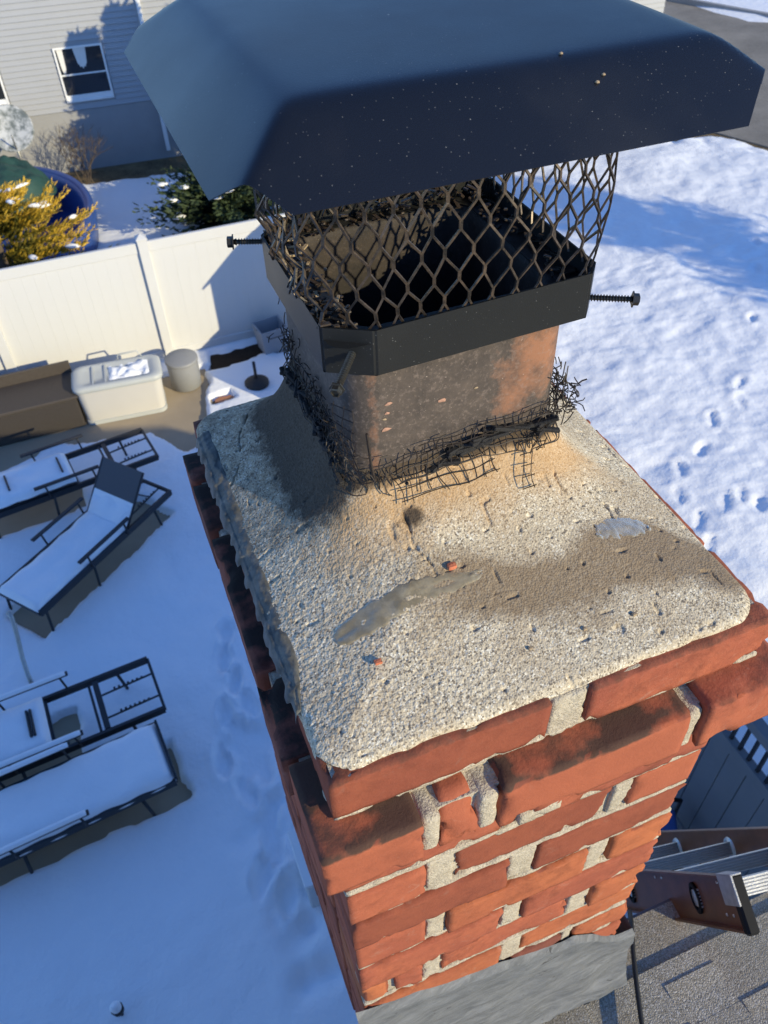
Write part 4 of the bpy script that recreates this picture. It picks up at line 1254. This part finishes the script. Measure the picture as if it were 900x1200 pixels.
# local frame: x along the wall, y into the house, z up from the snow; visible wall x from -2 to 4
SIDB = 1.06
lap = .101; z = SIDB; i = 0
WIN = [(.56, 1.48, 1.21, 2.19), (-1.52, -.50, 1.30, 2.30)]
board_cache = {}
while z < 5.4:
    spans = [(-9, 14)]
    for (a, c, zb_, zt_) in WIN:
        if z + lap > zb_ - .02 and z < zt_ + .02:
            ns_ = []
            for s0, s1 in spans:
                if a - .02 > s0 and c + .02 < s1: ns_ += [(s0, a - .02), (c + .02, s1)]
                else: ns_.append((s0, s1))
            spans = ns_
    for (s0, s1) in spans:
        b = MB()
        b.add([(s0, -.002, z + lap), (s1, -.002, z + lap), (s1, -.026, z), (s0, -.026, z), (s0, .0, z), (s1, .0, z), (s0, .0, z + lap), (s1, .0, z + lap)],
              [(0, 3, 2, 1), (3, 4, 5, 2), (0, 6, 4, 3), (1, 2, 5, 7), (6, 7, 5, 4)])
        b.obj('siding_board', M['siding'], nh)
    z += lap; i += 1
b = MB(); b.box((-9, .001, -.3), (14, 8, 5.5)); b.obj('wall', M['siding'], nh)
b = MB(); b.box((-9, -.009, -.3), (14, .0, SIDB - .012)); b.obj('foundation', M['foundation'], nh)
b = MB(); b.box((2.28, -.075, .05), (2.36, -.022, 5.4)); b.obj('downspout', M['trim'], nh)
for wi, (a, c, zb_, zt_) in enumerate(WIN):
    f = MB(); tw = .036
    f.box((a, -.050, zb_), (a + tw, -.0265, zt_)); f.box((c - tw, -.050, zb_), (c, -.0265, zt_)); f.box((a + tw, -.050, zt_ - tw), (c - tw, -.0265, zt_)); f.box((a + tw, -.058, zb_), (c - tw, -.0265, zb_ + tw))
    wo = f.obj('window', M['trim'], nh)
    f = MB(); zm = (zb_ + zt_) / 2
    f.box((a + tw, -.040, zm - .013), (c - tw, -.0262, zm + .013)); f.box((a + tw, -.038, zb_ + tw), (c - tw, -.0262, zb_ + tw + .09))
    f.obj('sash', M['trim'], wo)
    g = MB(); g.box((a + tw, -.0255, zb_ + tw), (c - tw, -.0245, zt_ - tw)); g.obj('pane', M['glass'], wo)
    if wi == 0:
        cu = MB()
        for x0, x1, zz in ((a + .06, a + .17, zm + .02), (a + .36, a + .60, zm + .10)):
            zz2 = zt_ - tw; n_ = 10
            pts_ = [(x0 + (x1 - x0) * i / n_, -.0259, zz2) for i in range(n_ + 1)] + [(x0 + (x1 - x0) * (i / n_ * .7 + .15), -.0259, zz + .10 * abs(i / n_ - .5) ** 1.5 * 2 + .02 * math.sin(i * 2.2)) for i in range(n_ + 1)]
            cu.add(pts_, [(i, n_ + 1 + i, n_ + 2 + i, i + 1) for i in range(n_)])
        cu.obj('curtain', M['curtain'], wo)

# round pale dish by the far house
dish = thing('satellite_dish', 'round pale mottled dish standing low against the neighbouring house wall', 'dish', (-.86, 17.35, G - .1))
q = Matrix.Translation((0, -.05, 1.24)) @ Matrix.Rotation(R(58), 4, 'X')
b = MB(); b.lathe([(.05, -.07), (.25, -.05), (.40, .02), (.425, .045), (.40, .045), (.25, -.02), (.02, -.04)], 32, M_=q); b.obj('reflector', M['dish'], dish, True)
b = MB(); b.tube([(0, .05, 0), (0, .05, 1.2)], .03, 8); b.obj('mast', M['galv'], dish, True)
b = MB(); b.tube([tuple(q @ Vector((0, -.38, .02))), tuple(q @ Vector((0, -.2, .35)))], .015, 6); b.obj('feed_arm', M['galv'], dish, True)

# blue pool edge with the tarp heaped over it
pool = thing('paddling_pool', 'round blue vinyl pool half hidden under a green tarp behind fence', 'pool', (-1.40, 14.8, G))
pool.scale = (1.28, 1.75, 1.0)
b = MB(); b.lathe([(1.20, 0), (1.26, .45), (1.22, .58), (1.14, .60), (1.10, .50), (1.08, .05), (.01, .04)], 48); b.obj('pool_wall', M['blue_vinyl'], pool, True)
b = MB(); b.tube([(1.20 * math.cos(i * 2 * PI / 48), 1.20 * math.sin(i * 2 * PI / 48), .585) for i in range(48)], .05, 8, True); b.obj('pool_rim', M['blue_vinyl'], pool, True)
n_ = 40; rr_ = np.linspace(0, 1, 16)
tp = MB(); ang = np.linspace(0, 2 * PI, n_ + 1)
A, Q = np.meshgrid(ang, rr_, indexing='ij')
tx = -.45 + 1.05 * Q * np.cos(A); ty = .35 + .95 * Q * np.sin(A)
tz = .64 + .35 * (1 - Q ** 2) + (fbm(p3(tx * 3, ty * 3), 90, 3) - .5).reshape(A.shape) * .45 * (1 - Q * .4) + (fbm(p3(tx * 9, ty * 9), 93, 2) - .5).reshape(A.shape) * .12 - .25 * np.clip(Q - .85, 0, 1) / .15
tp.grid(np.stack([tx, ty, tz], -1)); tarp = tp.obj('garden_tarp', M['tarp'], None, True); tarp.location = (-.95, 15.5, G + .08)
tag(tarp, 'crumpled dark green tarp heaped on the blue pool behind the fence', 'tarp')

# ================================================================== FOLIAGE
def fronds(name, base, n_fr, hgt, rad, mat, seed, droop, leaf, parent, tone_top, snow=None, leaves=46, zlo=.1, cone=False, plume=False):
    rg_ = np.random.default_rng(seed); V = []; F = []; T = []; tips = []; nV = 0
    for i in range(n_fr):
        a = rg_.uniform(0, 2 * PI); t0 = rg_.uniform(zlo, 1) ** (.8)
        R_ = rad * ((1 - t0) * .95 + .12 if cone else (1 - (max(t0 - .35, 0) / .65) ** 1.6) * (.75 + .35 * rg_.random()) + .12)
        p0 = np.array([0, 0, hgt * t0 * (.86 if not cone else .95)])
        d = np.array([math.cos(a), math.sin(a), .55 * t0 + .1])
        L_ = R_ * rg_.uniform(.75, 1.15)
        tt = np.linspace(.15, 1, leaves)
        side = np.array([-math.sin(a), math.cos(a), 0])
        path = p0 + d * (tt * L_)[:, None] + np.array([0, 0, 1]) * (-droop * (tt ** 2) * L_ + droop * .55 * (tt ** 5) * L_)[:, None]
        tips.append((path[-1], path[int(leaves * .7)], L_))
        for j in range(leaves):
            for q in range(2):
                sgn = 1 if q else -1
                ll = leaf * rg_.uniform(.6, 1.2) * (1.15 - .6 * tt[j])
                dirv = d / np.linalg.norm(d) * .8 + side * sgn * rg_.uniform(.25, .9) * (.75 if plume else 1) + np.array([0, 0, rg_.normal(0, .35) + (.25 if plume else 0)]); dirv /= np.linalg.norm(dirv)
                wv_ = np.cross(dirv, rg_.normal(size=3)); wv_ /= np.linalg.norm(wv_) + 1e-9
                o_ = path[j] + rg_.normal(0, leaf * (.12 if plume else .25), 3)
                w2 = ll * (.085 if plume else .16)
                V += [o_ - wv_ * w2 * .6, o_ + wv_ * w2 * .6, o_ + dirv * ll * .6 + wv_ * w2, o_ + dirv * ll, o_ + dirv * ll * .6 - wv_ * w2]
                F.append((nV, nV + 1, nV + 2, nV + 3, nV + 4)); nV += 5
                tn = np.clip(tone_top * (tt[j] * .75 + .15) + rg_.normal(0, .14), 0, 1); T += [tn] * 5
    mb = MB(); mb.add(np.array(V), F); me = mb.mesh(name, mat); attr(me, 'tone', T)
    return link(name, me, parent), tips
gold = thing('golden_conifer', 'golden yellow feathery conifer dusted with snow behind the white fence', 'tree', (-1.35, 12.15, G))
crown_o, tips = fronds('crown', None, 150, 2.15, 1.62, M['gold_leaf'], 3, .30, .15, gold, .95, leaves=84, zlo=.15, plume=True)
b = MB(); b.tube([(0, 0, 0), (.03, .02, 1.2), (0, 0, 2.4)], [.09, .06, .02], 10); b.obj('trunk', M['bark'], gold, True)
sm = MB(); sr = random.Random(2)
for (tip, mid, L_) in tips:
    if sr.random() < .42 and mid[2] > 1.0:
        p = mid * .55 + tip * .45; q = Matrix.Translation((p[0], p[1], p[2] + .04)) @ Matrix.Rotation(math.atan2(tip[1] - mid[1], tip[0] - mid[0]), 4, 'Z') @ Matrix.Diagonal((sr.uniform(.07, .17), sr.uniform(.03, .06), sr.uniform(.02, .035), 1))
        sm.lathe([(.55, -.8), (1, -.1), (.85, .4), (.4, .9), (.05, 1)], 8, M_=q)
sm.obj('snow_clump', M['snow_soft'], gold, True)['kind'] = 'stuff'

def dark_tree(name, loc, hgt, rad, seed, label, n_fr, cat='tree', leaf=.16, snow=False, cone=True, group=None):
    t_ = thing(name, label, cat, loc, 0, group)
    _, tips = fronds('crown', None, n_fr, hgt, rad, M['dark_leaf'], seed, .25, leaf, t_, .8, leaves=30, zlo=.03, cone=cone)
    b = MB(); b.tube([(0, 0, -.1), (.02, .02, hgt * .5), (0, 0, hgt * .95)], [.10, .06, .015], 8); b.obj('trunk', M['bark'], t_, True)
    if snow:
        s_ = MB()
        for (tip, mid, L_) in tips:
            if sr.random() < .25:
                p = mid * .5 + tip * .5; q = Matrix.Translation((p[0], p[1], p[2] + .03)) @ Matrix.Diagonal((sr.uniform(.06, .13), sr.uniform(.05, .1), .03, 1))
                s_.lathe([(.6, -.8), (1, 0), (.6, .7), (.05, 1)], 7, M_=q)
        s_.obj('snow_clump', M['snow_soft'], t_, True)['kind'] = 'stuff'
    return t_
dark_tree('evergreen_shrub', (2.3, 13.7, G), 1.15, 1.25, 21, 'low dark evergreen shrub patched with snow just behind the white fence', 120, 'shrub', .2, True, False)
for i, (x, y, hh_, rr_) in enumerate(((3.35, 14.2, 4.1, 1.05), (4.25, 14.0, 4.6, 1.15), (5.2, 14.3, 4.4, 1.15), (6.3, 14.1, 4.2, 1.1))):
    dark_tree('arborvitae', (x, y, G), hh_, rr_, 30 + i, ('dark conifer at the left end of the row behind the cap', 'tallest dark conifer in the row behind the cap', 'third dark conifer from the left in the row behind the cap', 'dark conifer at the right end of the row behind the cap')[i], 210, 'tree', .2, False, True, 'conifers in a row behind the cap')
dark_tree('spruce_tree', (15.9, .6, G), 6.4, 2.7, 41, 'tall open spruce at the right whose shadow streaks the snowy lawn', 95, 'tree', .34)
# bare shrub by the far house
bs = thing('bare_shrub', 'leafless brown shrub at the foot of the neighbouring house wall', 'shrub', (.15, 17.2, G - .1))
b = MB(); br = random.Random(8)
def twig(p, d, L_, r_, lv):
    q = p + d * L_; b.tube([p, (p + q) / 2 + Vector((br.gauss(0, .02), br.gauss(0, .02), 0)), q], [r_, r_ * .8, r_ * .55], 5)
    if lv:
        for i in range(3):
            dd = (d + Vector((br.gauss(0, .45), br.gauss(0, .45), br.uniform(-.1, .5)))).normalized(); twig(q, dd, L_ * br.uniform(.6, .85), r_ * .6, lv - 1)
for i in range(9):
    a = br.uniform(0, 2 * PI); twig(Vector((br.gauss(0, .12), br.gauss(0, .05), 0)), Vector((math.cos(a) * .55, math.sin(a) * .3, 1)).normalized(), br.uniform(.3, .5), .012, 3)
b.obj('branches', M['bark'], bs)

# added shed shape hidden behind the flue, outlined to cast the slanted fence shadow
sh = thing('added_shadow_shed', 'added shed shape hidden behind the chimney flue to cast the slanted fence shadow', 'shed', (2.75, 7.9, G))
XZ = Matrix(((1, 0, 0, 0), (0, 0, -1, 0), (0, 1, 0, 0), (0, 0, 0, 1)))
b = MB(); b.prism([(-.52, -.1), (.30, -.1), (.30, 1.40), (-.52, .82)], -.38, .30, XZ); b.obj('shadow_lean_to', M['wood'], sh)
b = MB(); b.prism([(.302, -.1), (1.25, -.1), (1.25, 2.15), (.76, 2.55), (.302, 2.15)], -.40, .35, XZ); b.obj('shadow_shed_wall', M['wood'], sh)
for sx, a0, a1 in ((-1, (.22, 2.10), (.76, 2.58)), (1, (1.33, 2.10), (.76, 2.58))):
    b = MB(); b.bar((a0[0], .02, a0[1]), (a1[0], .02, a1[1]), .86, .03); b.obj('shadow_shed_roof', M['shingle'], sh)

# ================================================================== LOUNGERS
FH = .30
def lounger(x, y, a, label, mode):
    """local: u = 0 at the head end, negative towards the foot; v across; z up from the patio"""
    t_ = thing('sun_lounger', label, 'sun lounger', (x, y, G - .07), a, 'loungers on the patio')
    hw = .30; L_ = 2.0; zf = FH + .07
    def tb(name, pts, r=.016, par=None, k=8):
        b = MB(); b.tube(pts, r, k); return b.obj(name, M['frame'], par or t_, True)
    for s in (-1, 1):
        b = MB(); b.bar((0, s * hw, zf), (-L_, s * hw, zf - .0), .030, .075); b.obj('side_rail', M['frame'], t_)
        for ux in (-.30, -1.25, -1.93): tb('leg', [(ux, s * hw, zf - .02), (ux + (.04 if ux > -1 else -.04), s * (hw + .015), .0)], .015)
        ar = MB(); ar.tube([(-.74, s * (hw + .03), zf), (-.76, s * (hw + .035), zf + .19)], .011, 6); ar.tube([(-1.28, s * (hw + .03), zf), (-1.30, s * (hw + .035), zf + .19)], .011, 6)
        asup = ar.obj('arm_support', M['frame'], t_, True)
        b = MB(); b.bevbox((-1.42, s * (hw + .035) - .024, zf + .188), (-.68, s * (hw + .035) + .024, zf + .212), .008); ao = b.obj('armrest', M['frame'], t_)
        if mode in ('folded_snow', 'flat'):
            b = MB(); n1 = 24
            us = np.linspace(-1.42, -.70, n1); sv = np.linspace(-1, 1, 7)
            P_ = np.zeros((n1, 7, 3)); P_[..., 0] = us[:, None]; P_[..., 1] = s * (hw + .035) + sv[None, :] * .026
            P_[..., 2] = zf + .213 + .022 * np.sqrt(np.clip(1 - sv ** 2, 0, 1))[None, :] * (np.minimum(1, np.minimum(us + 1.42, -.70 - us) / .03))[:, None]
            if True: b.grid(P_); b.f = [f[::-1] if s > 0 else f for f in b.f]; b.obj('snow_strip', M['snow_soft'], ao, True)
    for ux in (0, -.95, -L_): 
        b = MB(); b.bar((ux, -hw, zf - .001), (ux, hw, zf - .001), .026, .04); b.obj('cross_bar', M['frame'], t_)
    # toothed racks for the back prop
    for s in (-.13, .13):
        b = MB(); b.bar((-.01, s, zf - .004), (-.48, s, zf - .03), .010, .018)
        for i in range(7):
            b.bevbox((-.10 - i * .042 - .010, s - .007, zf - .006), (-.10 - i * .042 + .010, s + .007, zf + .018), .005)
        b.obj('rack', M['frame'], t_)
    def snow_sheet(u0, u1, zfun, thick, name='snow_cover', wid=.29, par=None, seed=0):
        n1, n2 = 50, 19
        us = np.linspace(u0, u1, n1); vs = np.linspace(-1, 1, n2)
        U, Vv = np.meshgrid(us, vs, indexing='ij')
        nz = (fbm(p3(U * 5 + seed, Vv * 2.2), 33, 3).reshape(U.shape) - .5)
        ed = np.clip(1 - np.abs(Vv) ** 6, 0, 1) ** .5 * np.clip(np.minimum(U - u0, u1 - U) / .05, 0, 1) ** .5
        vv_ = Vv * wid * (1 + .02 * np.sin(U * 23 + seed))
        Zb = np.vectorize(zfun)(U)
        P_ = np.stack([U, vv_, Zb + thick * ed + nz * .03 * ed], -1)
        b = MB(); b.grid(P_); return b.obj(name, M['snow_soft'], par or t_, True)
    def sling(u0, u1, zfun, name):
        us = np.linspace(u0, u1, 14); b = MB()
        for sgn, dz in ((1, 0), (-1, -.008)):
            P_ = np.zeros((14, 2, 3)); P_[..., 0] = us[:, None]; P_[..., 1] = np.array([-.285, .285])[None, :] ; P_[..., 2] = np.array([zfun(q) for q in us])[:, None] + dz
            b.grid(P_)
        return b.obj(name, M['sling'], t_)
    if mode == 'raised':
        dip = lambda u: zf + .025 - .05 * math.sin(max(0, min(1, (-u - .75) / 1.25)) * PI) * .5
        sling(-L_, -.72, dip, 'seat'); snow_sheet(-L_ - .01, -.70, dip, .075, seed=3)
        ang_ = R(48); bl = .66
        bz = lambda d: (-.72 + d * math.cos(ang_), zf + .02 + d * math.sin(ang_))
        b = MB()
        (xa, za), (xb, zb_) = bz(0), bz(bl)
        b.bar((xa, 0, za), (xb, 0, zb_), .57, .016, (0, 0, 1)); b.obj('backrest', M['sling'], t_)
        for s in (-1, 1): tb('back_rail', [(xa, s * .29, za), (xb, s * .29, zb_)], .014)
        for s in (-1, 1): tb('prop', [(bz(.40)[0] + .01, s * .2, bz(.40)[1] - .012), (-.18, s * .13, zf + .0)], .009)
        n1, n2 = 26, 15; dd = np.linspace(0, .30, n1); vs = np.linspace(-1, 1, n2)
        Dg, Vv = np.meshgrid(dd, vs, indexing='ij'); lim = .25 + .03 * np.sin(vs * 7) ; 
        th_ = .06 * np.clip((lim[None, :] - Dg) / .2, 0, 1) ** .6 * np.clip(1 - np.abs(Vv) ** 6, 0, 1) ** .5
        P_ = np.stack([-.72 + Dg * math.cos(ang_) - th_ * math.sin(ang_) - .006, Vv * .285, zf + .028 + Dg * math.sin(ang_) + th_ * math.cos(ang_)], -1)
        b = MB(); b.grid(P_); b.obj('snow_cover', M['snow_soft'], t_, True)
    elif mode == 'flat':
        dip = lambda u: zf + .025 - .03 * math.sin(max(0, min(1, -u / L_)) * PI)
        sling(-L_, 0, dip, 'seat'); snow_sheet(-L_ - .01, .005, dip, .085, wid=.315, seed=5)
        b = MB(); b.bar((.012, -.29, zf + .05), (.012, .29, zf + .05), .02, .09); b.obj('backrest', M['frame'], t_)
    else:
        dip = lambda u: zf + .02
        sling(-L_, -.95, dip, 'seat')
        dip2 = lambda u: zf + .075
        b = MB(); b.bevbox((-1.62, -.285, zf + .05), (-.96, .285, zf + .07), .008); b.obj('backrest', M['sling'], t_)
        snow_sheet(-L_, -.955, dip2, .07, seed=11 if mode == 'folded_snow' else 17)
        for ux in ((-1.06, -1.09) if mode == 'folded_snow' else (-1.06, -1.66)):
            b = MB(); b.bevbox((ux - .011, -.14, zf + .11), (ux + .011, .14, zf + .172), .006); b.obj('prop', M['frame'], t_)
        b = MB(); b.bar((-.50, -.27, zf + .015), (-.50, .27, zf + .015), .05, .03); b.bar((-.56, -.26, zf + .0), (-.56, .26, zf + .0), .022, .03); b.obj('prop_bar', M['frame'], t_)
    return t_
LB = {'L1': ('snow covered lounger with open frame end, nearest the brown storage bench', 'folded'),
      'L2': ('snow covered lounger with its dark backrest raised', 'raised'),
      'L3': ('lounger with bare ladder-like frame end between two snowy loungers', 'folded_snow'),
      'L4': ('lounger lying flat under smooth snow, nearest the house wall', 'flat')}
for nm, x, y, a in lounge: lounger(x, y, a, *LB[nm])

# ================================================================== YARD THINGS BY THE FENCE
db = thing('deck_box', 'cream plastic deck box with rounded grey lid dusted with snow', 'storage box', (-.21, 9.30, G - .07), -.09)
b = MB(); b.prism(rr_path(-.53, .53, -.25, .25, .10, 5), .0, .055); b.obj('base', M['deckbox_lid'], db)
b = MB(); bp = rr_path(-.52, .52, -.24, .24, .10, 5); bq = rr_path(-.555, .555, -.27, .27, .12, 5); n_ = len(bp)
b.add([(x, y, .056) for x, y in bp] + [(x, y, .53) for x, y in bq], [(i, (i + 1) % n_, n_ + (i + 1) % n_, n_ + i) for i in range(n_)]); b.obj('body', M['deckbox'], db, True)
b = MB(); lv = [(1.03, .525), (1.045, .53), (1.04, .575), (.98, .60), (.84, .605), (.80, .59), (.001, .592)]
V = []; 
for sc_, z in lv: V += [(x * sc_, y * (sc_ if sc_ > .9 else sc_ * .92), z) for x, y in bq]
b.add(V, [(l * n_ + i, l * n_ + (i + 1) % n_, (l + 1) * n_ + (i + 1) % n_, (l + 1) * n_ + i) for l in range(len(lv) - 1) for i in range(n_)]); lido = b.obj('lid', M['deckbox_lid'], db, True)
for x in (-.30, -.14):
    b = MB(); b.box((x - .012, -.21, .593), (x + .012, .21, .606)); b.obj('rib', M['deckbox_lid'], lido)
b = MB(); b.tube([(.03, .27, .56), (.05, .29, .66), (.30, .29, .67), (.36, .27, .57)], .012, 6); b.obj('handle', M['deckbox_lid'], db, True)
n1, n2 = 30, 14; us = np.linspace(-.10, .42, n1); vs = np.linspace(-.17, .17, n2); U, Vv = np.meshgrid(us, vs, indexing='ij')
hz = np.clip(fbm(p3(U * 9, Vv * 9), 95, 3).reshape(U.shape) - .36, 0, 1) * .16
P_ = np.stack([U, Vv, .589 + hz * np.clip((.17 - np.abs(Vv)) / .04, 0, 1) * np.clip(np.minimum(U + .1, .42 - U) / .05, 0, 1)], -1)
b = MB(); b.grid(P_); b.obj('snow_dusting', M['snow_soft'], db, True)

gb = thing('grey_bin', 'round grey lidded bin standing beside the cream deck box', 'bin', (.66, 9.50, G - .07))
b = MB(); b.lathe([(.185, 0), (.205, .02), (.215, .40), (.21, .42)], 32); b.obj('bin_body', M['grey_bin'], gb, True)
b = MB(); b.lathe([(.22, .405), (.225, .41), (.225, .445), (.215, .455), (.02, .462)], 32); b.obj('lid', M['grey_bin'], gb, True)

bn = thing('storage_bench', 'long dark brown wicker storage bench against the fence', 'bench', (-1.62, 9.42, G - .07))
b = MB(); b.bevbox((-1.2, -.30, .0), (.84, .26, .455), .02); b.obj('bench_body', M['wicker'], bn)
b = MB(); b.bevbox((-1.22, -.325, .46), (.86, .28, .50), .012); b.obj('lid', M['wicker_lid'], bn)
b = MB(); b.bevbox((-1.22, .285, .40), (.86, .32, .66), .01); b.obj('backboard', M['wicker_lid'], bn)

bk = thing('square_bucket', 'grey square plastic bucket tipped against the fence behind chimney', 'bucket', (2.02, 9.86, G - .07), .12)
b = MB(); b.add([(-.17, -.15, .02), (.17, -.15, .02), (.17, .15, .02), (-.17, .15, .02), (-.21, -.19, .42), (.21, -.19, .42), (.21, .19, .42), (-.21, .19, .42), (-.19, -.17, .42), (.19, -.17, .42), (.19, .17, .42), (-.19, .17, .42), (-.155, -.135, .06), (.155, -.135, .06), (.155, .135, .06), (-.155, .135, .06)],
    [(3, 2, 1, 0), (0, 1, 5, 4), (1, 2, 6, 5), (2, 3, 7, 6), (3, 0, 4, 7), (4, 5, 9, 8), (5, 6, 10, 9), (6, 7, 11, 10), (7, 4, 8, 11), (8, 9, 13, 12), (9, 10, 14, 13), (10, 11, 15, 14), (11, 8, 12, 15), (12, 13, 14, 15)])
b.obj('bucket_body', M['bucket'], bk)
b = MB(); b.tube([(-.21, 0, .40), (-.1, -.24, .34), (.1, -.24, .34), (.21, 0, .40)], .008, 6); b.obj('handle', M['cast_iron'], bk)

ub = thing('umbrella_base', 'round black umbrella base with a short stub pole in snow', 'umbrella base', (1.56, 9.06, G - .03))
b = MB(); b.lathe([(.17, 0), (.17, .04), (.12, .075), (.05, .095), (.03, .10)], 24); b.obj('base_plate', M['cast_iron'], ub, True)
b = MB(); b.tube([(0, 0, .095), (0, 0, .36)], .022, 10); b.obj('stub_pole', M['cast_iron'], ub, True)

b = MB(); k = 9
b.prism([(.13 * math.cos(i * 2 * PI / k) * srng.uniform(.75, 1.15), .07 * math.sin(i * 2 * PI / k) * srng.uniform(.7, 1.2)) for i in range(k)], 0, .05)
o = b.obj('terracotta_shard', M['clay']); o.location = (1.06, 8.94, G - .10); tag(o, 'broken orange clay piece lying in a hollow in the snow', 'clay piece')
b = MB(); b.tube([(-1.79, 5.66, G + .48), (-1.775, 5.64, G + .5), (-1.765, 5.60, G + .46), (-1.775, 5.48, G + .30), (-1.79, 5.34, G + .14), (-1.78, 5.20, G + .05), (-1.76, 5.09, G - .02)], .021, 10)
tag(b.obj('bent_pole', M['galv'], None, True), 'bent galvanised metal tube sticking out of the shaded snow', 'tube')

wb = thing('wall_vent_box', 'narrow white box low beside the chimney above the trodden snow', 'box', (.165, 2.32, G - .1))
b = MB(); b.bevbox((-.06, -.20, 0), (.10, .22, .55), .012); b.obj('casing', M['vinyl'], wb)
b = MB(); b.bevbox((-.075, -.22, .551), (.115, .24, .575), .008); b.obj('lid', M['trim'], wb)

ln = thing('garden_lantern', 'tiny dark garden lantern with a clear top poking from the snow', 'lantern', (-1.385, 1.955, G - .05))
b = MB(); b.lathe([(.012, 0), (.012, .12), (.04, .13), (.045, .19), (.02, .195)], 12); b.obj('stake', M['cast_iron'], ln, True)
b = MB(); b.lathe([(.038, .196), (.04, .23), (.03, .25), (.004, .255)], 12); b.obj('lens', M['snow_soft'], ln, True)

# ================================================================== SIDE DECK FENCE AND CHAIR (lower right)
FX = 3.10
df = thing('charcoal_fence', 'dark charcoal board fence with open baluster top beside the house', 'fence', (FX, 1.4, G))
def dfo(b, name, mat, parent=None):
    o = b.obj(name, M[mat], parent or df)
    if parent is None: o.location = (-FX, -1.4, -G)
    return o
ya, yb = .25, 2.55; bw = .178
y = ya; ii = 0
while y < yb - .01:
    b = MB(); b.bevbox((FX - .012 + (.001 if ii % 2 else 0), y + .0022, G - .05), (FX + .012, y + bw - .0022, G + 1.42), .003); dfo(b, 'board', 'greyfence'); y += bw; ii += 1
for za, zb_, ww in ((G + 1.40, G + 1.50, .035), (G + 1.80, G + 1.88, .045), (G + .02, G + .12, .03)):
    b = MB(); b.bevbox((FX - ww, ya, za), (FX + ww, yb, zb_), .006); dfo(b, 'rail', 'greyfence')
y = ya + .06
while y < yb:
    b = MB(); b.box((FX - .012, y - .011, G + 1.501), (FX + .012, y + .011, G + 1.799)); dfo(b, 'baluster', 'blackrail'); y += .088
for y in (ya, yb):
    b = MB(); b.bevbox((FX - .05, y - .05, G - .1), (FX + .05, y + .05, G + 1.95), .006); dfo(b, 'post', 'greyfence')

pc_ = thing('patio_chair', 'black framed patio chair with blue cushion beside the charcoal fence', 'chair', (2.62, 1.50, G - .08), R(60))
for sx in (-1, 1):
    b = MB(); b.tube([(sx * .27, .26, 0), (sx * .27, .24, .44), (sx * .27, .30, .95)], .018, 8); b.obj('back_post', M['blackrail'], pc_, True)
    b = MB(); b.tube([(sx * .27, -.28, 0), (sx * .27, -.27, .62), (sx * .27, .26, .64)], .018, 8); b.obj('arm_frame', M['blackrail'], pc_, True)
for z in (.93, .80, .67, .56):
    b = MB(); b.bar((-.27, .245 + (z - .44) * .11, z), (.27, .245 + (z - .44) * .11, z), .02, .05); b.obj('back_slat', M['blackrail'], pc_)
b = MB(); b.bevbox((-.25, -.26, .40), (.25, .24, .43), .01); b.obj('seat', M['blackrail'], pc_)
b = MB(); b.bevbox((-.25, -.25, .431), (.25, .22, .53), .04); b.obj('cushion', M['cushion'], pc_, True)
